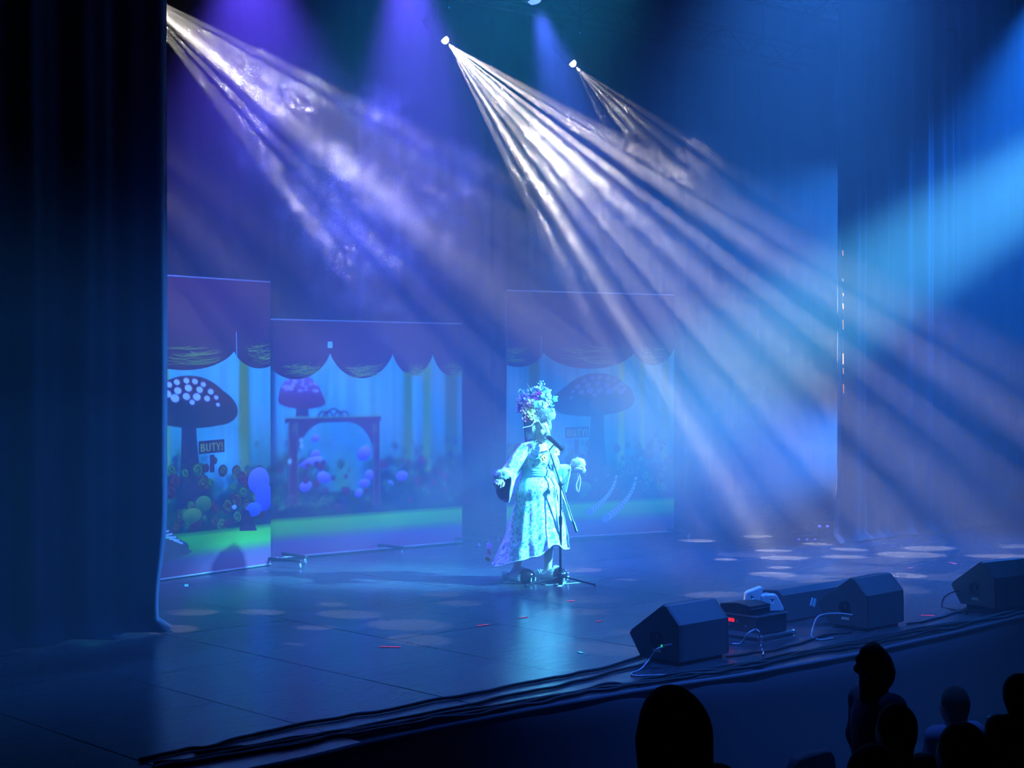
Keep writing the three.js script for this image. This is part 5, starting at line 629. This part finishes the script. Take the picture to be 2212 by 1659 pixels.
viewer(2078, 1562, 7.4, false, 'short', 0, 3, -0.3, 1.0, 'spectator in a faintly shining light top in the lower right corner', 'dark theatre seat under the spectator in the shining top');
viewer(1667, 1641, 6.0, false, 'bob', 1, 4, -0.2, 1.0, 'spectator whose crown just shows above the bottom border, right of the long hair', 'dark theatre seat under the spectator whose crown just shows');
viewer(445, 1640, 7.0, false, 'short', 0, 0, -0.3, 1.0, 'spectator of whom only a bit of head shows at the bottom left', 'dark theatre seat under the spectator at the bottom left');
for (const [px, py, l] of [[1675, 1598, 'empty dark theatre seat right of the long-haired spectator, its rounded back showing'], [1556, 1622, 'empty dark theatre seat whose back shows close beside the long-haired spectator'], [2000, 1600, 'empty dark theatre seat in the lower right among the spectators'], [2150, 1520, 'empty dark theatre seat left of the spectator cut by the right border']]) seatAt(rowFor(px, py, 0.88), l);
// ---------- drifting smoke: fine flakes, denser in wisps, where the fog machine's plume crosses the white beams ----------
{
  const smokeMat = new THREE.MeshPhysicalMaterial({ color: rgb(0.92, 0.92, 0.92), roughness: 1, transmission: 0.5, thickness: 0, specularIntensity: 0, side: THREE.DoubleSide });
  const density = (p, seedZ, sharp) => {
    const wx = noise.noise(p.x * 1.1, p.y * 1.1, p.z * 1.1 + seedZ), wy = noise.noise(p.x * 1.1 + 7, p.y * 1.1, p.z * 1.1 + seedZ), x = p.x * 1.25 + wx * 0.9, y = p.y * 1.25 + wy * 0.9, z = p.z * 1.25 + seedZ;
    const n = fbm(x, y, z, 5), ridge = 1 - Math.abs(fbm(x * 1.9 + 3, y * 1.9, z * 1.9, 4)) * 3.2;
    return sstep(-0.02, 0.34, n) * 0.75 + sharp * Math.pow(Math.max(ridge, 0), 5) * sstep(-0.12, 0.1, n) * 0.6;
  };
  // the density is worked out once on a fine lattice and read back from there
  const lattice = (lo, hi, c, seedZ, sharp) => { const n = ['x', 'y', 'z'].map((k) => Math.ceil((hi[k] - lo[k]) / c) + 2), D = new Float32Array(n[0] * n[1] * n[2]).fill(-1), p = V(0, 0, 0), get = (i, j, k) => { const q = (k * n[1] + j) * n[0] + i; if (D[q] < 0) D[q] = density(p.set(lo.x + i * c, lo.y + j * c, lo.z + k * c), seedZ, sharp); return D[q]; };
    return (P) => { const x = (P.x - lo.x) / c, y = (P.y - lo.y) / c, z = (P.z - lo.z) / c, i = Math.floor(x), j = Math.floor(y), k = Math.floor(z), a = x - i, b = y - j, e = z - k; return lerp(lerp(lerp(get(i, j, k), get(i + 1, j, k), a), lerp(get(i, j + 1, k), get(i + 1, j + 1, k), a), b), lerp(lerp(get(i, j, k + 1), get(i + 1, j, k + 1), a), lerp(get(i, j + 1, k + 1), get(i + 1, j + 1, k + 1), a), b), e); }; };
  function smoke(label, lamp, tan, t0, t1, count, seedZ, sharp, fade) {
    const from = lamp[0], dir = lamp[1].clone().sub(from).normalize(), s = V(0, 1, 0).cross(dir).normalize(), u = dir.clone().cross(s), p = V(0, 0, 0), M = new THREE.Matrix4(), Q = new THREE.Quaternion(), S = V(1, 1, 1), R = t1 * tan * 1.2, E = from.clone().addScaledVector(dir, t1), D = lattice(from.clone().min(E).addScalar(-R), from.clone().max(E).addScalar(R), 0.045, seedZ, sharp), spots = [];
    let guard = 0;
    while (spots.length < count && guard++ < count * 40) {
      const t = t0 + (t1 - t0) * Math.cbrt(rnd()), r = Math.sqrt(rnd()) * 1.15, a = rnd(0, 6.2832); p.copy(from).addScaledVector(dir, t).addScaledVector(s, Math.cos(a) * r * t * tan).addScaledVector(u, Math.sin(a) * r * t * tan);
      if (rnd() > D(p) * fade(t, r)) continue;
      Q.setFromEuler(new THREE.Euler(rnd(0, 6.28), rnd(0, 6.28), rnd(0, 6.28))); spots.push(M.compose(p, Q, S.setScalar(rnd(0.55, 1.5))).clone());
    }
    // some seventy flakes round each of those places
    const P = new Float32Array(spots.length * 70 * 9); let n = 0; const c = V(0, 0, 0);
    for (const m of spots) for (let k = 0; k < 70; k++) { c.set(rnd(-1, 1) + rnd(-1, 1), rnd(-1, 1) + rnd(-1, 1), rnd(-1, 1) + rnd(-1, 1)).multiplyScalar(0.06).applyMatrix4(m); for (let q = 0; q < 9; q++) P[n++] = c.getComponent(q % 3) + rnd(-1, 1) * 0.0026; }
    const g = new THREE.BufferGeometry(); g.setAttribute('position', new THREE.BufferAttribute(P, 3)); const o = part(numbered('smoke_wisps'), g, smokeMat, scene);
    tag(o, label, 'smoke', null, 'stuff');
  }
  const edge = (r) => 1 - sstep(0.75, 1.15, r);
  smoke('thick white smoke billowing through the brightest white beam', LAMPS[2], 0.42, 0.15, 4.2, 2500, 3.1, 1, (t, r) => edge(r) * (1 - sstep(2.2, 3.6, t)));
  smoke('ragged white smoke in the beam coming out behind the left curtain', LAMPS[1], 0.32, 0.4, 4.6, 2300, 11.7, 1, (t, r) => edge(r) * (1 - sstep(2.8, 4.6, t)));
  smoke('thin striped smoke in the fainter white beam on the right', LAMPS[3], 0.40, 0.1, 3.0, 900, 21.3, 1, (t, r) => edge(r) * (1 - sstep(1.6, 3.0, t)));
}
renderer.render(scene, camera);
